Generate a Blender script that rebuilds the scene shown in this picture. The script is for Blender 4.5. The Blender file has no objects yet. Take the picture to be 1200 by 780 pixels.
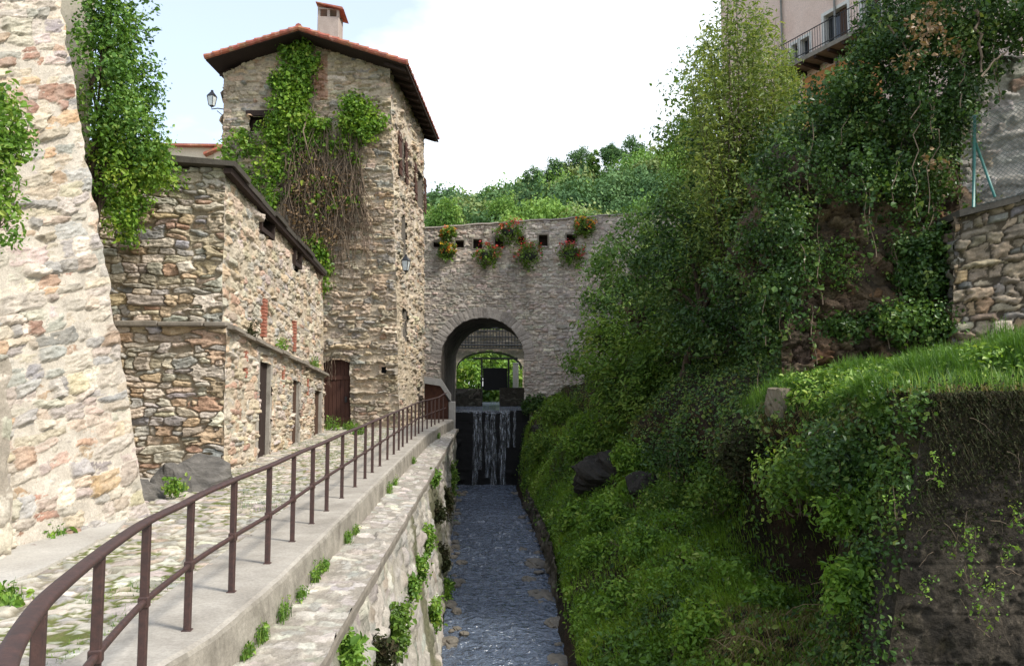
import bpy, math, random
import numpy as np
from mathutils import Vector, Matrix

# ------------------------------------------------------------------ camera
C = bpy.context.scene.collection
scn = bpy.context.scene
PITCH, YAW, EYE, FPX = math.atan(76 / 933), math.radians(2.455), 1.75, 933.33
cd = bpy.data.cameras.new('camera'); cam = bpy.data.objects.new('camera', cd); C.objects.link(cam)
cd.lens = 28; cd.sensor_width = 36; cd.clip_start = 0.05; cd.clip_end = 3000
cam.location = (0, 0, EYE); cam.rotation_euler = (math.pi / 2 + PITCH, 0, -YAW)
scn.camera = cam
# ------------------------------------------------------------------ sky, sun, exposure
SUN_DIR = Vector((0.72, -0.40, 0.88)).normalized()
SUN_EL = math.asin(SUN_DIR.z); SUN_AZ = math.atan2(SUN_DIR.x, SUN_DIR.y)
w = bpy.data.worlds.new('World'); scn.world = w; w.use_nodes = True
nt = w.node_tree; nt.nodes.clear()
def wn(t, **k):
    n = nt.nodes.new(t)
    for a, b in k.items(): setattr(n, a, b)
    return n
sky = wn('ShaderNodeTexSky', sky_type='NISHITA', sun_disc=False, sun_elevation=SUN_EL, sun_rotation=SUN_AZ,
         air_density=1.0, dust_density=1.2, ozone_density=0.35)
tc = wn('ShaderNodeTexCoord'); mp = wn('ShaderNodeMapping'); mp.inputs['Scale'].default_value = (1.0, 1.0, 2.2)
mp.inputs['Location'].default_value = (0.35, 0.2, 0.1)
nz = wn('ShaderNodeTexNoise'); nz.inputs['Scale'].default_value = 1.9; nz.inputs['Detail'].default_value = 7; nz.inputs['Roughness'].default_value = 0.55
rp = wn('ShaderNodeValToRGB'); rp.color_ramp.elements[0].position = 0.32; rp.color_ramp.elements[1].position = 0.58; rp.color_ramp.elements[0].color = (.26, .26, .26, 1)
mx = wn('ShaderNodeMix', data_type='RGBA')
bg = wn('ShaderNodeBackground'); bg.inputs['Strength'].default_value = 0.15
ou = wn('ShaderNodeOutputWorld')
L = nt.links.new
L(tc.outputs['Generated'], mp.inputs['Vector']); L(mp.outputs[0], nz.inputs['Vector']); 
vd = wn('ShaderNodeVectorMath', operation='DOT_PRODUCT'); vd.inputs[1].default_value = (.5, 0, -.34); L(tc.outputs['Generated'], vd.inputs[0])
ad = wn('ShaderNodeMath', operation='ADD'); L(nz.outputs[0], ad.inputs[0]); L(vd.outputs['Value'], ad.inputs[1]); L(ad.outputs[0], rp.inputs[0])
L(rp.outputs[0], mx.inputs[0]); L(sky.outputs[0], mx.inputs[6]); mx.inputs[7].default_value = (6.9, 7.1, 7.3, 1)
L(mx.outputs[2], bg.inputs['Color']); L(bg.outputs[0], ou.inputs['Surface'])
sd = bpy.data.lights.new('sun', 'SUN'); sd.energy = 2.4; sd.angle = math.radians(10); sd.color = (1, .955, .88)
so = bpy.data.objects.new('sun', sd); C.objects.link(so)
so.rotation_euler = SUN_DIR.to_track_quat('Z', 'Y').to_euler(); so.location = (20, -10, 40)
scn.view_settings.view_transform = 'Standard'; scn.view_settings.look = 'None'
scn.view_settings.gamma = 1; scn.view_settings.exposure = 0.92

# ------------------------------------------------------------------ helpers
_f = np.array([math.sin(YAW) * math.cos(PITCH), math.cos(YAW) * math.cos(PITCH), math.sin(PITCH)])
_r = np.array([math.cos(YAW), -math.sin(YAW), 0.0]); _u = np.cross(_r, _f)
def at(px, py, Y):
    """world point at depth Y seen at photograph pixel (px, py)"""
    d = _f + _r * (px - 600) / FPX + _u * (390 - py) / FPX
    return Vector(d * (Y / d[1]) + np.array([0, 0, EYE]))
def proj(P):
    q = np.asarray(P) - np.array([0, 0, EYE]); z = q @ _f
    return 600 + FPX * (q @ _r) / z, 390 - FPX * (q @ _u) / z
def lin(h):
    h = h.lstrip('#'); out = []
    for i in (0, 2, 4):
        c = int(h[i:i + 2], 16) / 255
        out.append(c / 12.92 if c <= .04045 else ((c + .055) / 1.055) ** 2.4)
    return np.array(out)
R = np.random.default_rng(7)
_T = np.random.default_rng(99).random((256, 256))
def vn(x, y, s=0):
    x = np.asarray(x, float) + s * 17.13; y = np.asarray(y, float) + s * 5.71
    xi = np.floor(x).astype(int); yi = np.floor(y).astype(int); fx = x - xi; fy = y - yi
    fx = fx * fx * (3 - 2 * fx); fy = fy * fy * (3 - 2 * fy)
    a = _T[xi & 255, yi & 255]; b = _T[(xi + 1) & 255, yi & 255]; c = _T[xi & 255, (yi + 1) & 255]; d = _T[(xi + 1) & 255, (yi + 1) & 255]
    return (a * (1 - fx) + b * fx) * (1 - fy) + (c * (1 - fx) + d * fx) * fy
def fbm(x, y, s=0, o=4, g=.5):
    t = 0; a = 1; n = 0
    for i in range(o):
        t = t + a * vn(x * 2 ** i, y * 2 ** i, s + i * 3); n += a; a *= g
    return t / n
def sstep(a, b, x):
    t = np.clip((x - a) / (b - a), 0, 1); return t * t * (3 - 2 * t)

# ---- meshes
def link(o, parent=None):
    C.objects.link(o)
    if parent is not None: o.parent = parent
    return o
def mk(name, V, faces, mat, parent=None, col=None, frnd=None, smooth=True):
    """V (n,3); faces list of int arrays (m,k)"""
    V = np.asarray(V, float)
    if parent is not None: V = V - np.array(LOC.get(parent.name, (0, 0, 0)))
    me = bpy.data.meshes.new(name)
    faces = [np.asarray(f, np.int32) for f in faces if len(f)]
    idx = np.concatenate([f.ravel() for f in faces]); tot = np.concatenate([np.full(len(f), f.shape[1], np.int32) for f in faces])
    st = np.concatenate([[0], np.cumsum(tot)[:-1]]).astype(np.int32)
    me.vertices.add(len(V)); me.vertices.foreach_set('co', V.astype(np.float32).ravel())
    me.loops.add(len(idx)); me.loops.foreach_set('vertex_index', idx)
    me.polygons.add(len(tot)); me.polygons.foreach_set('loop_start', st); me.polygons.foreach_set('loop_total', tot)
    me.polygons.foreach_set('use_smooth', np.full(len(tot), smooth))
    if col is not None:
        a = me.attributes.new('Col', 'FLOAT_COLOR', 'POINT')
        a.data.foreach_set('color', np.concatenate([col, np.ones((len(col), 1))], 1).astype(np.float32).ravel())
    if frnd is not None:
        a = me.attributes.new('rnd', 'FLOAT', 'FACE'); a.data.foreach_set('value', np.asarray(frnd, np.float32))
    me.update(); me.validate()
    me.materials.append(mat)
    o = bpy.data.objects.new(name, me)
    link(o, parent)
    if parent is not None: LOC[o.name] = LOC.get(parent.name, (0, 0, 0))
    return o
LOC = {}
def thing(name, label, cat, loc=(0, 0, 0), group=None):
    o = bpy.data.objects.new(name, None); C.objects.link(o); o.location = loc; o.empty_display_size = .3
    o['label'] = label; o['category'] = cat
    if group: o['group'] = group
    LOC[o.name] = tuple(loc)
    return o
def tag(o, label, cat, group=None):
    o['label'] = label; o['category'] = cat
    if group: o['group'] = group
    return o
def struct(o): o['kind'] = 'structure'; return o
def stuff(o, label=None, cat=None):
    o['kind'] = 'stuff'
    if label: o['label'] = label
    if cat: o['category'] = cat
    return o
def recentre(o):
    """move a top-level mesh's origin to the base of its shape"""
    me = o.data; n = len(me.vertices); co = np.empty(n * 3, np.float32); me.vertices.foreach_get('co', co); co = co.reshape(-1, 3)
    b = np.array([(co[:, 0].min() + co[:, 0].max()) / 2, (co[:, 1].min() + co[:, 1].max()) / 2, co[:, 2].min()])
    me.vertices.foreach_set('co', (co - b).astype(np.float32).ravel()); me.update(); o.location = b; LOC[o.name] = tuple(b)
    return o
class MB:
    """collects boxes, tubes and patches for one mesh"""
    def __init__(s): s.V = []; s.F = []; s.n = 0; s.c = []
    def add(s, V, F, col=None):
        V = np.asarray(V, float).reshape(-1, 3)
        for f in (F if isinstance(F, list) else [F]):
            f = np.asarray(f, int)
            if len(f): s.F.append(f + s.n)
        s.V.append(V); s.n += len(V)
        s.c.append(np.tile(np.asarray(col if col is not None else (.5, .5, .5), float), (len(V), 1)) if col is None or np.ndim(col) == 1 else col)
        return s
    def box(s, a, b, rz=0, piv=None, jit=0, bev=0.0, col=None):
        """axis box from corner a to corner b, optionally chamfered and turned about the vertical through piv"""
        a, b = np.minimum(np.array(a, float), np.array(b, float)), np.maximum(np.array(a, float), np.array(b, float))
        cx = (a + b) / 2; h = (b - a) / 2
        bev = min(bev, h.min() * .6)
        if bev > 0:
            pts = []; 
            for sx in (-1, 1):
                for sy in (-1, 1):
                    for sz in (-1, 1):
                        sg = np.array([sx, sy, sz])
                        for k in range(3):
                            p = h - bev; p[k] = h[k]; pts.append(sg * p)
            P = np.array(pts)
            def ix(sx, sy, sz, k): return ((sx > 0) * 4 + (sy > 0) * 2 + (sz > 0)) * 3 + k
            Q = []; T = []
            for k in range(3):
                o1, o2 = [(1, 2), (2, 0), (0, 1)][k]
                for sg in (-1, 1):
                    q = []
                    for (p1, p2) in ((-1, -1), (1, -1), (1, 1), (-1, 1)):
                        v = [0, 0, 0]; v[k] = sg; v[o1] = p1; v[o2] = p2; q.append(ix(*v, k))
                    Q.append(q if sg > 0 else q[::-1])
                for p1 in (-1, 1):
                    for p2 in (-1, 1):
                        v0 = [0, 0, 0]; v0[k] = -1; v0[o1] = p1; v0[o2] = p2; v1 = list(v0); v1[k] = 1
                        q = [ix(*v0, o1), ix(*v1, o1), ix(*v1, o2), ix(*v0, o2)]
                        Q.append(q if p1 * p2 < 0 else q[::-1])
            for sx in (-1, 1):
                for sy in (-1, 1):
                    for sz in (-1, 1):
                        t = [ix(sx, sy, sz, k) for k in range(3)]; T.append(t if sx * sy * sz > 0 else t[::-1])
            F = [np.array(Q), np.array(T)]
        else:
            P = np.array([[x, y, z] for x in (-1, 1) for y in (-1, 1) for z in (-1, 1)]) * h
            F = [np.array([[0, 1, 3, 2], [4, 6, 7, 5], [0, 4, 5, 1], [2, 3, 7, 6], [0, 2, 6, 4], [1, 5, 7, 3]])]
        if jit: P = P + R.normal(0, jit, P.shape)
        P = P + cx
        if rz:
            pv = np.array(piv if piv is not None else cx); c, sn = math.cos(rz), math.sin(rz)
            d = P - pv; P = np.stack([pv[0] + d[:, 0] * c - d[:, 1] * sn, pv[1] + d[:, 0] * sn + d[:, 1] * c, P[:, 2]], 1)
        return s.add(P, F, col)
    def tube(s, pts, rad, k=8, prof=None, col=None, cap=True):
        pts = np.asarray(pts, float); n = len(pts); rad = np.broadcast_to(rad, (n,)) if np.ndim(rad) < 1 else np.asarray(rad, float)
        t = np.gradient(pts, axis=0); t /= np.linalg.norm(t, axis=1)[:, None] + 1e-9
        up = np.array([0, 0, 1.0]); V = []
        for i in range(n):
            a = np.cross(t[i], up)
            if np.linalg.norm(a) < .1: a = np.cross(t[i], [0, 1, 0]) if i == 0 or np.linalg.norm(a) < 1e-3 else a
            a /= np.linalg.norm(a); b = np.cross(a, t[i])
            if prof is None:
                an = np.arange(k) * 2 * math.pi / k; V.append(pts[i] + rad[i] * (np.cos(an)[:, None] * a + np.sin(an)[:, None] * b))
            else:
                V.append(pts[i] + prof[:, 0:1] * a + prof[:, 1:2] * b)
        if prof is not None: k = len(prof)
        V = np.concatenate(V); j = np.arange(k); F = []
        for i in range(n - 1): F.append(np.stack([i * k + j, (i + 1) * k + j, (i + 1) * k + (j + 1) % k, i * k + (j + 1) % k], 1)[:, ::-1])
        F = [np.concatenate(F)]
        if cap: F += [np.array([list(range(k))])[:, ::-1] if False else np.array([list(range(k))]), np.array([list(range((n - 1) * k, n * k))[::-1]])]
        return s.add(V, F, col)
    def prism(s, poly, ext, col=None):
        """poly list of 3-D points (planar), extruded by vector ext"""
        poly = np.asarray(poly, float); k = len(poly); V = np.concatenate([poly, poly + np.asarray(ext, float)]); j = np.arange(k)
        return s.add(V, [np.stack([j, (j + 1) % k, (j + 1) % k + k, j + k], 1), np.array([list(range(k))[::-1]]), np.array([list(range(k, 2 * k))])], col)
    def build(s, name, mat, parent=None, smooth=False, usecol=False):
        return mk(name, np.concatenate(s.V), s.F, mat, parent, col=np.concatenate(s.c) if usecol else None, smooth=smooth)

# ------------------------------------------------------------------ materials
def mat(name, fn, **k):
    m = bpy.data.materials.new(name); m.use_nodes = True; t = m.node_tree; t.nodes.clear()
    o = t.nodes.new('ShaderNodeOutputMaterial'); b = t.nodes.new('ShaderNodeBsdfPrincipled')
    t.links.new(b.outputs[0], o.inputs['Surface']); fn(t, b, o, **k); return m
def N(t, ty, **k):
    n = t.nodes.new(ty)
    for a, v in k.items():
        if a in n.inputs: n.inputs[a].default_value = v
        else: setattr(n, a, v)
    return n
def coords(t): return N(t, 'ShaderNodeTexCoord').outputs['Object']
def noise(t, scale, detail=5, rough=.6, vec=None, sc=None):
    n = N(t, 'ShaderNodeTexNoise'); n.inputs['Scale'].default_value = scale; n.inputs['Detail'].default_value = detail; n.inputs['Roughness'].default_value = rough
    v = vec if vec is not None else coords(t)
    if sc is not None:
        m = N(t, 'ShaderNodeMapping'); m.inputs['Scale'].default_value = sc; t.links.new(v, m.inputs['Vector']); v = m.outputs[0]
    t.links.new(v, n.inputs['Vector']); return n.outputs[0]
def ramp(t, src, stops):
    r = N(t, 'ShaderNodeValToRGB'); e = r.color_ramp.elements
    while len(e) < len(stops): e.new(.5)
    for x, (p, c) in zip(e, stops): x.position = p; x.color = (*c, 1) if np.ndim(c) else (c, c, c, 1)
    t.links.new(src, r.inputs[0]); return r.outputs[0]
def mul(t, a, b, fac=1.0, mode='MULTIPLY'):
    m = N(t, 'ShaderNodeMix', data_type='RGBA', blend_type=mode); m.inputs[0].default_value = fac
    for s, x in ((6, a), (7, b)):
        if hasattr(x, 'links') or isinstance(x, bpy.types.NodeSocket): t.links.new(x, m.inputs[s])
        else: m.inputs[s].default_value = (*x, 1)
    return m.outputs[2]
def mixf(t, f, a, b):
    m = N(t, 'ShaderNodeMix', data_type='RGBA')
    if isinstance(f, bpy.types.NodeSocket): t.links.new(f, m.inputs[0])
    else: m.inputs[0].default_value = f
    for s, x in ((6, a), (7, b)):
        if isinstance(x, bpy.types.NodeSocket): t.links.new(x, m.inputs[s])
        else: m.inputs[s].default_value = (*x, 1)
    return m.outputs[2]
def bump(t, b, h, strength, dist):
    n = N(t, 'ShaderNodeBump'); n.inputs['Strength'].default_value = strength; n.inputs['Distance'].default_value = dist
    t.links.new(h, n.inputs['Height']); t.links.new(n.outputs[0], b.inputs['Normal'])
def masonry(t, b, o, fine=45, amt=.35, bd=.012):
    a = N(t, 'ShaderNodeAttribute', attribute_name='Col').outputs['Color']
    n1 = noise(t, fine, 6, .7); n2 = noise(t, fine * .13, 4, .6)
    c = mul(t, a, ramp(t, n1, [(.25, 1 - amt), (.75, 1 + amt * .6)]))
    c = mul(t, c, ramp(t, n2, [(.3, .8), (.7, 1.12)]))
    t.links.new(c, b.inputs['Base Color']); b.inputs['Roughness'].default_value = .92; b.inputs['Specular IOR Level'].default_value = .2
    ma = N(t, 'ShaderNodeMath', operation='MULTIPLY_ADD'); t.links.new(n1, ma.inputs[0]); ma.inputs[1].default_value = .5; t.links.new(noise(t, fine * .35, 5, .65), ma.inputs[2])
    bump(t, b, ma.outputs[0], .8, bd * 1.8)
M = {}
M['masonry'] = mat('masonry', masonry); M['masonry_far'] = mat('masonry_far', masonry, fine=14, amt=.3, bd=.03)
M['cobble'] = mat('cobble', masonry, fine=60, amt=.25, bd=.006)
M['soil'] = mat('soil', masonry, fine=18, amt=.6, bd=.06)
M['block'] = mat('weathered_concrete', masonry, fine=34, amt=.6, bd=.03)
M['rockface'] = mat('rock_face', masonry, fine=24, amt=.6, bd=.04)
def plain(t, b, o, c1=(.3, .3, .3), c2=(.2, .2, .2), scale=8, rough=.8, bd=.004, fine=60, sc=None, spec=.3, metal=0):
    n = noise(t, scale, 6, .65, sc=sc); n2 = noise(t, fine, 5, .7, sc=sc)
    c = ramp(t, n, [(.3, c1), (.7, c2)]); c = mul(t, c, ramp(t, n2, [(.25, .72), (.75, 1.15)]))
    t.links.new(c, b.inputs['Base Color']); b.inputs['Roughness'].default_value = rough; b.inputs['Specular IOR Level'].default_value = spec; b.inputs['Metallic'].default_value = metal
    bump(t, b, n2, .6, bd)
def P_(name, c1, c2, **k): M[name] = mat(name, plain, c1=tuple(lin(c1)), c2=tuple(lin(c2)), **k)
P_('concrete', '#b0a99d', '#8c857a', scale=1.9, rough=.92, fine=35, bd=.006)
P_('kerb', '#a39c8f', '#6f695e', scale=3.2, rough=.95, fine=24, bd=.02)
P_('apron', '#bdb8ae', '#a6a096', scale=1.5, rough=.92, fine=40)
P_('dark_concrete', '#6a655c', '#45423a', scale=2.2, rough=.95, fine=22, bd=.025)
P_('slab', '#5d574e', '#47423b', scale=4, rough=.9, fine=30, bd=.012)
P_('ledge', '#8f867a', '#6e675c', scale=4, rough=.9, fine=30, bd=.012)
P_('wood', '#5b4334', '#3d2c22', scale=6, rough=.85, fine=20, sc=(6, 6, .5), bd=.006)
P_('dark_wood', '#3c2e28', '#2a211d', scale=5, rough=.9, fine=18, sc=(6, 6, .6), bd=.006)
P_('red_wood', '#593a2e', '#422a22', scale=5, rough=.75, fine=24, sc=(7, 7, .5), bd=.004)
P_('brick_red', '#ab7360', '#965d49', scale=9, rough=.9, fine=40)
P_('rust', '#50362f', '#362825', scale=26, rough=.62, fine=120, bd=.0015, spec=.5)
P_('rust_panel', '#5a3a2d', '#3c261f', scale=6, rough=.8, fine=50)
P_('iron', '#2b2c2e', '#1f2022', scale=14, rough=.5, fine=90, bd=.001, spec=.5)
P_('lead', '#8e8c88', '#7a7874', scale=5, rough=.7, fine=50)
P_('render_pale', '#cfc4ae', '#b9ad97', scale=1.6, rough=.92, fine=25)
P_('chimney', '#b3a69c', '#9c8f86', scale=3, rough=.92, fine=25)
P_('render_pink', '#dfc6b8', '#d3b6a6', scale=1.0, rough=.92, fine=20)
P_('render_orange', '#c98f5d', '#b67d4c', scale=1.0, rough=.92, fine=20)
P_('render_cream', '#d9cdb8', '#c9bba6', scale=1.0, rough=.92, fine=20)
P_('white_trim', '#d8d4cc', '#c8c3ba', scale=4, rough=.7, fine=30)
P_('green_paint', '#3f7a70', '#2f6159', scale=12, rough=.45, fine=80, bd=.001, spec=.5)
P_('wire', '#6d7472', '#5c6260', scale=20, rough=.5, fine=90, bd=.0, spec=.5)
P_('bark', '#5b4c3d', '#3c3128', scale=7, rough=.95, fine=24, sc=(4, 4, .7), bd=.02)
P_('dead_stem', '#8a7967', '#685949', scale=9, rough=.95, fine=40, bd=.004)
P_('dry_straw', '#a08a68', '#7a6549', scale=9, rough=.95, fine=40, bd=.002)
P_('black_panel', '#1b1b1d', '#131315', scale=4, rough=.6, fine=30)
P_('stump', '#857a67', '#6a604f', scale=5, rough=.95, fine=26, sc=(4, 4, .6), bd=.012)
P_('pot', '#3a3b35', '#2b2c28', scale=8, rough=.8, fine=50)
P_('glass_dark', '#202426', '#16191b', scale=2, rough=.12, fine=10, bd=0, spec=.6)
P_('lamp_glass', '#d7dbd8', '#c5cac7', scale=2, rough=.15, fine=10, bd=0, spec=.6)
P_('rock', '#3d3933', '#282520', scale=2.6, rough=.95, fine=9, bd=.05)
P_('grey_rock', '#78736c', '#4e4b47', scale=3, rough=.92, fine=14, bd=.06, sc=(1, 1, 3))
P_('stream_stone', '#7d7568', '#544f46', scale=5, rough=.75, fine=22, bd=.012, spec=.4)
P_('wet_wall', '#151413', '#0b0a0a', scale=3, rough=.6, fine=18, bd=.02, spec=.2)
P_('hill_soil', '#47502c', '#37401f', scale=.08, rough=1, fine=.9, bd=.2)
P_('meadow', '#4c6328', '#3b5220', scale=.6, rough=1, fine=6, bd=.05)
P_('straw', '#d8b9a0', '#c8a88f', scale=9, rough=.9, fine=40)
def tilem(t, b, o):
    n = noise(t, 5, 4, .6); n2 = noise(t, 40, 5, .7); v = N(t, 'ShaderNodeTexVoronoi'); v.inputs['Scale'].default_value = 4.5
    t.links.new(coords(t), v.inputs['Vector'])
    c = ramp(t, n, [(.3, tuple(lin('#b8735d'))), (.5, tuple(lin('#a9624c'))), (.72, tuple(lin('#c99a84')))])
    c = mul(t, c, v.outputs['Color'], .25); c = mul(t, c, ramp(t, n2, [(.25, .75), (.75, 1.15)]))
    t.links.new(c, b.inputs['Base Color']); b.inputs['Roughness'].default_value = .88; bump(t, b, n2, .5, .006)
M['tile'] = mat('roof_tile', tilem)
def leafm(t, b, o, cols, trans=.3, rough=.5, spec=.35):
    a = N(t, 'ShaderNodeAttribute', attribute_name='rnd').outputs['Fac']
    c = ramp(t, a, [(i / (len(cols) - 1), tuple(lin(x))) for i, x in enumerate(cols)])
    t.links.new(c, b.inputs['Base Color']); b.inputs['Roughness'].default_value = rough; b.inputs['Specular IOR Level'].default_value = spec
    if trans:
        tr = N(t, 'ShaderNodeBsdfTranslucent'); ms = N(t, 'ShaderNodeMixShader'); ms.inputs[0].default_value = trans
        t.links.new(mul(t, c, (1.35, 1.3, .6)), tr.inputs['Color'])
        t.links.new(b.outputs[0], ms.inputs[1]); t.links.new(tr.outputs[0], ms.inputs[2]); t.links.new(ms.outputs[0], o.inputs['Surface'])
def LM(name, cols, **k): M[name] = mat(name, leafm, cols=cols, **k)
LM('ivy', ['#2d431e', '#3c5826', '#4d6c2f', '#658136', '#858f44'], trans=.2, rough=.42)
LM('tree_leaf', ['#385725', '#4b6f2e', '#5f8638', '#7a9c48', '#98ac5a'], trans=.3)
LM('ivy_dark', ['#233818', '#304a1f', '#405d28', '#577233', '#84904c'], trans=.2, rough=.4)
LM('vine_bright', ['#3d5a1e', '#547826', '#6b8f2e', '#87a63c', '#a3ad4a'], trans=.3)
LM('willow', ['#3b4d22', '#4d622a', '#647836', '#7f8e46', '#9ba260'], trans=.35)
LM('bush_blue', ['#3c5628', '#4d6c32', '#61823e', '#7b984e', '#9fb26a'], trans=.28)
LM('bush_mid', ['#3a521d', '#4a6724', '#5d7b2d', '#738e38', '#959f4d'], trans=.3)
LM('ground_cover', ['#3a541c', '#4d6d24', '#66892d', '#80a039', '#a0b056'], trans=.28)
LM('weed', ['#3e5f22', '#54782a', '#6b8f35', '#86a544', '#a0ab55'], trans=.3)
LM('moss', ['#232b11', '#2d3516', '#353819', '#302a1a', '#463d24'], trans=.1, rough=.9)
LM('grass', ['#36531f', '#446526', '#567a2f', '#6d8f3c', '#93a65a'], trans=.35)
LM('grass_dry', ['#6d5b3c', '#86724a', '#5c6a2c', '#9c875c', '#77683f'], trans=.25)
LM('grass_dark', ['#46641d', '#5a7c24', '#71932c', '#8ba639', '#a8b252'], trans=.3)
LM('hill_leaf', ['#46622f', '#58793a', '#6d8f45', '#85a352', '#a0b264'], trans=.2, rough=.7, spec=.15)
LM('hill_dark', ['#3c5738', '#48653f', '#557348', '#638150', '#7a8f60'], trans=.15, rough=.7, spec=.15)  # hill leaf palettes lightened: distance haze put into the leaf colour
LM('hill_olive', ['#637348', '#728252', '#81905b', '#8f9b65', '#a2a977'], trans=.2, rough=.7, spec=.15)
LM('dead_leaf', ['#6a5138', '#80664a', '#947a58', '#5d4932', '#a58c68'], trans=.15)
LM('petal', ['#8f2418', '#b03626', '#c24a36', '#bb4650', '#d0706c'], trans=.2)
LM('petal_yellow', ['#c9a52a', '#d9bb3a', '#c98a2a', '#d23a2a', '#dcc75a'], trans=.25)
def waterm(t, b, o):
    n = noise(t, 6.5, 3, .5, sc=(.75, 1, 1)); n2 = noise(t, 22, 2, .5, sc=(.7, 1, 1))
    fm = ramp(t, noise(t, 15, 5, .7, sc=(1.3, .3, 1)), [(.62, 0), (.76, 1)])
    bed_sky = ramp(t, noise(t, 3.0, 5, .65), [(.3, (.05, .066, .095)), (.7, (.12, .148, .195))]); c = mixf(t, fm, bed_sky, (.26, .29, .33)); t.links.new(c, b.inputs['Base Color'])  # bed tone turned blue: sky reflection put into the base colour
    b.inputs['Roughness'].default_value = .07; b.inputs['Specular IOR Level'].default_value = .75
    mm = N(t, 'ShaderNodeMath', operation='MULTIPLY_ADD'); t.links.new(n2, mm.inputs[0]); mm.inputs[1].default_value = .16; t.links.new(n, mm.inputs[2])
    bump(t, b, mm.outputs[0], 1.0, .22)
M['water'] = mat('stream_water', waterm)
def fallm(t, b, o):
    n = noise(t, 14, 4, .7, sc=(1, 1, .15)); c = ramp(t, n, [(.3, (.3, .34, .38)), (.7, (.6, .64, .68))])
    t.links.new(c, b.inputs['Base Color']); b.inputs['Roughness'].default_value = .3
    tr = N(t, 'ShaderNodeBsdfTransparent'); ms = N(t, 'ShaderNodeMixShader'); t.links.new(ramp(t, noise(t, 16, 5, .7, sc=(1.6, 1.6, .07)), [(.44, .02), (.74, .75)]), ms.inputs[0])
    t.links.new(tr.outputs[0], ms.inputs[1]); t.links.new(b.outputs[0], ms.inputs[2]); t.links.new(ms.outputs[0], o.inputs['Surface'])
M['fall'] = mat('falling_water', fallm)

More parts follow.
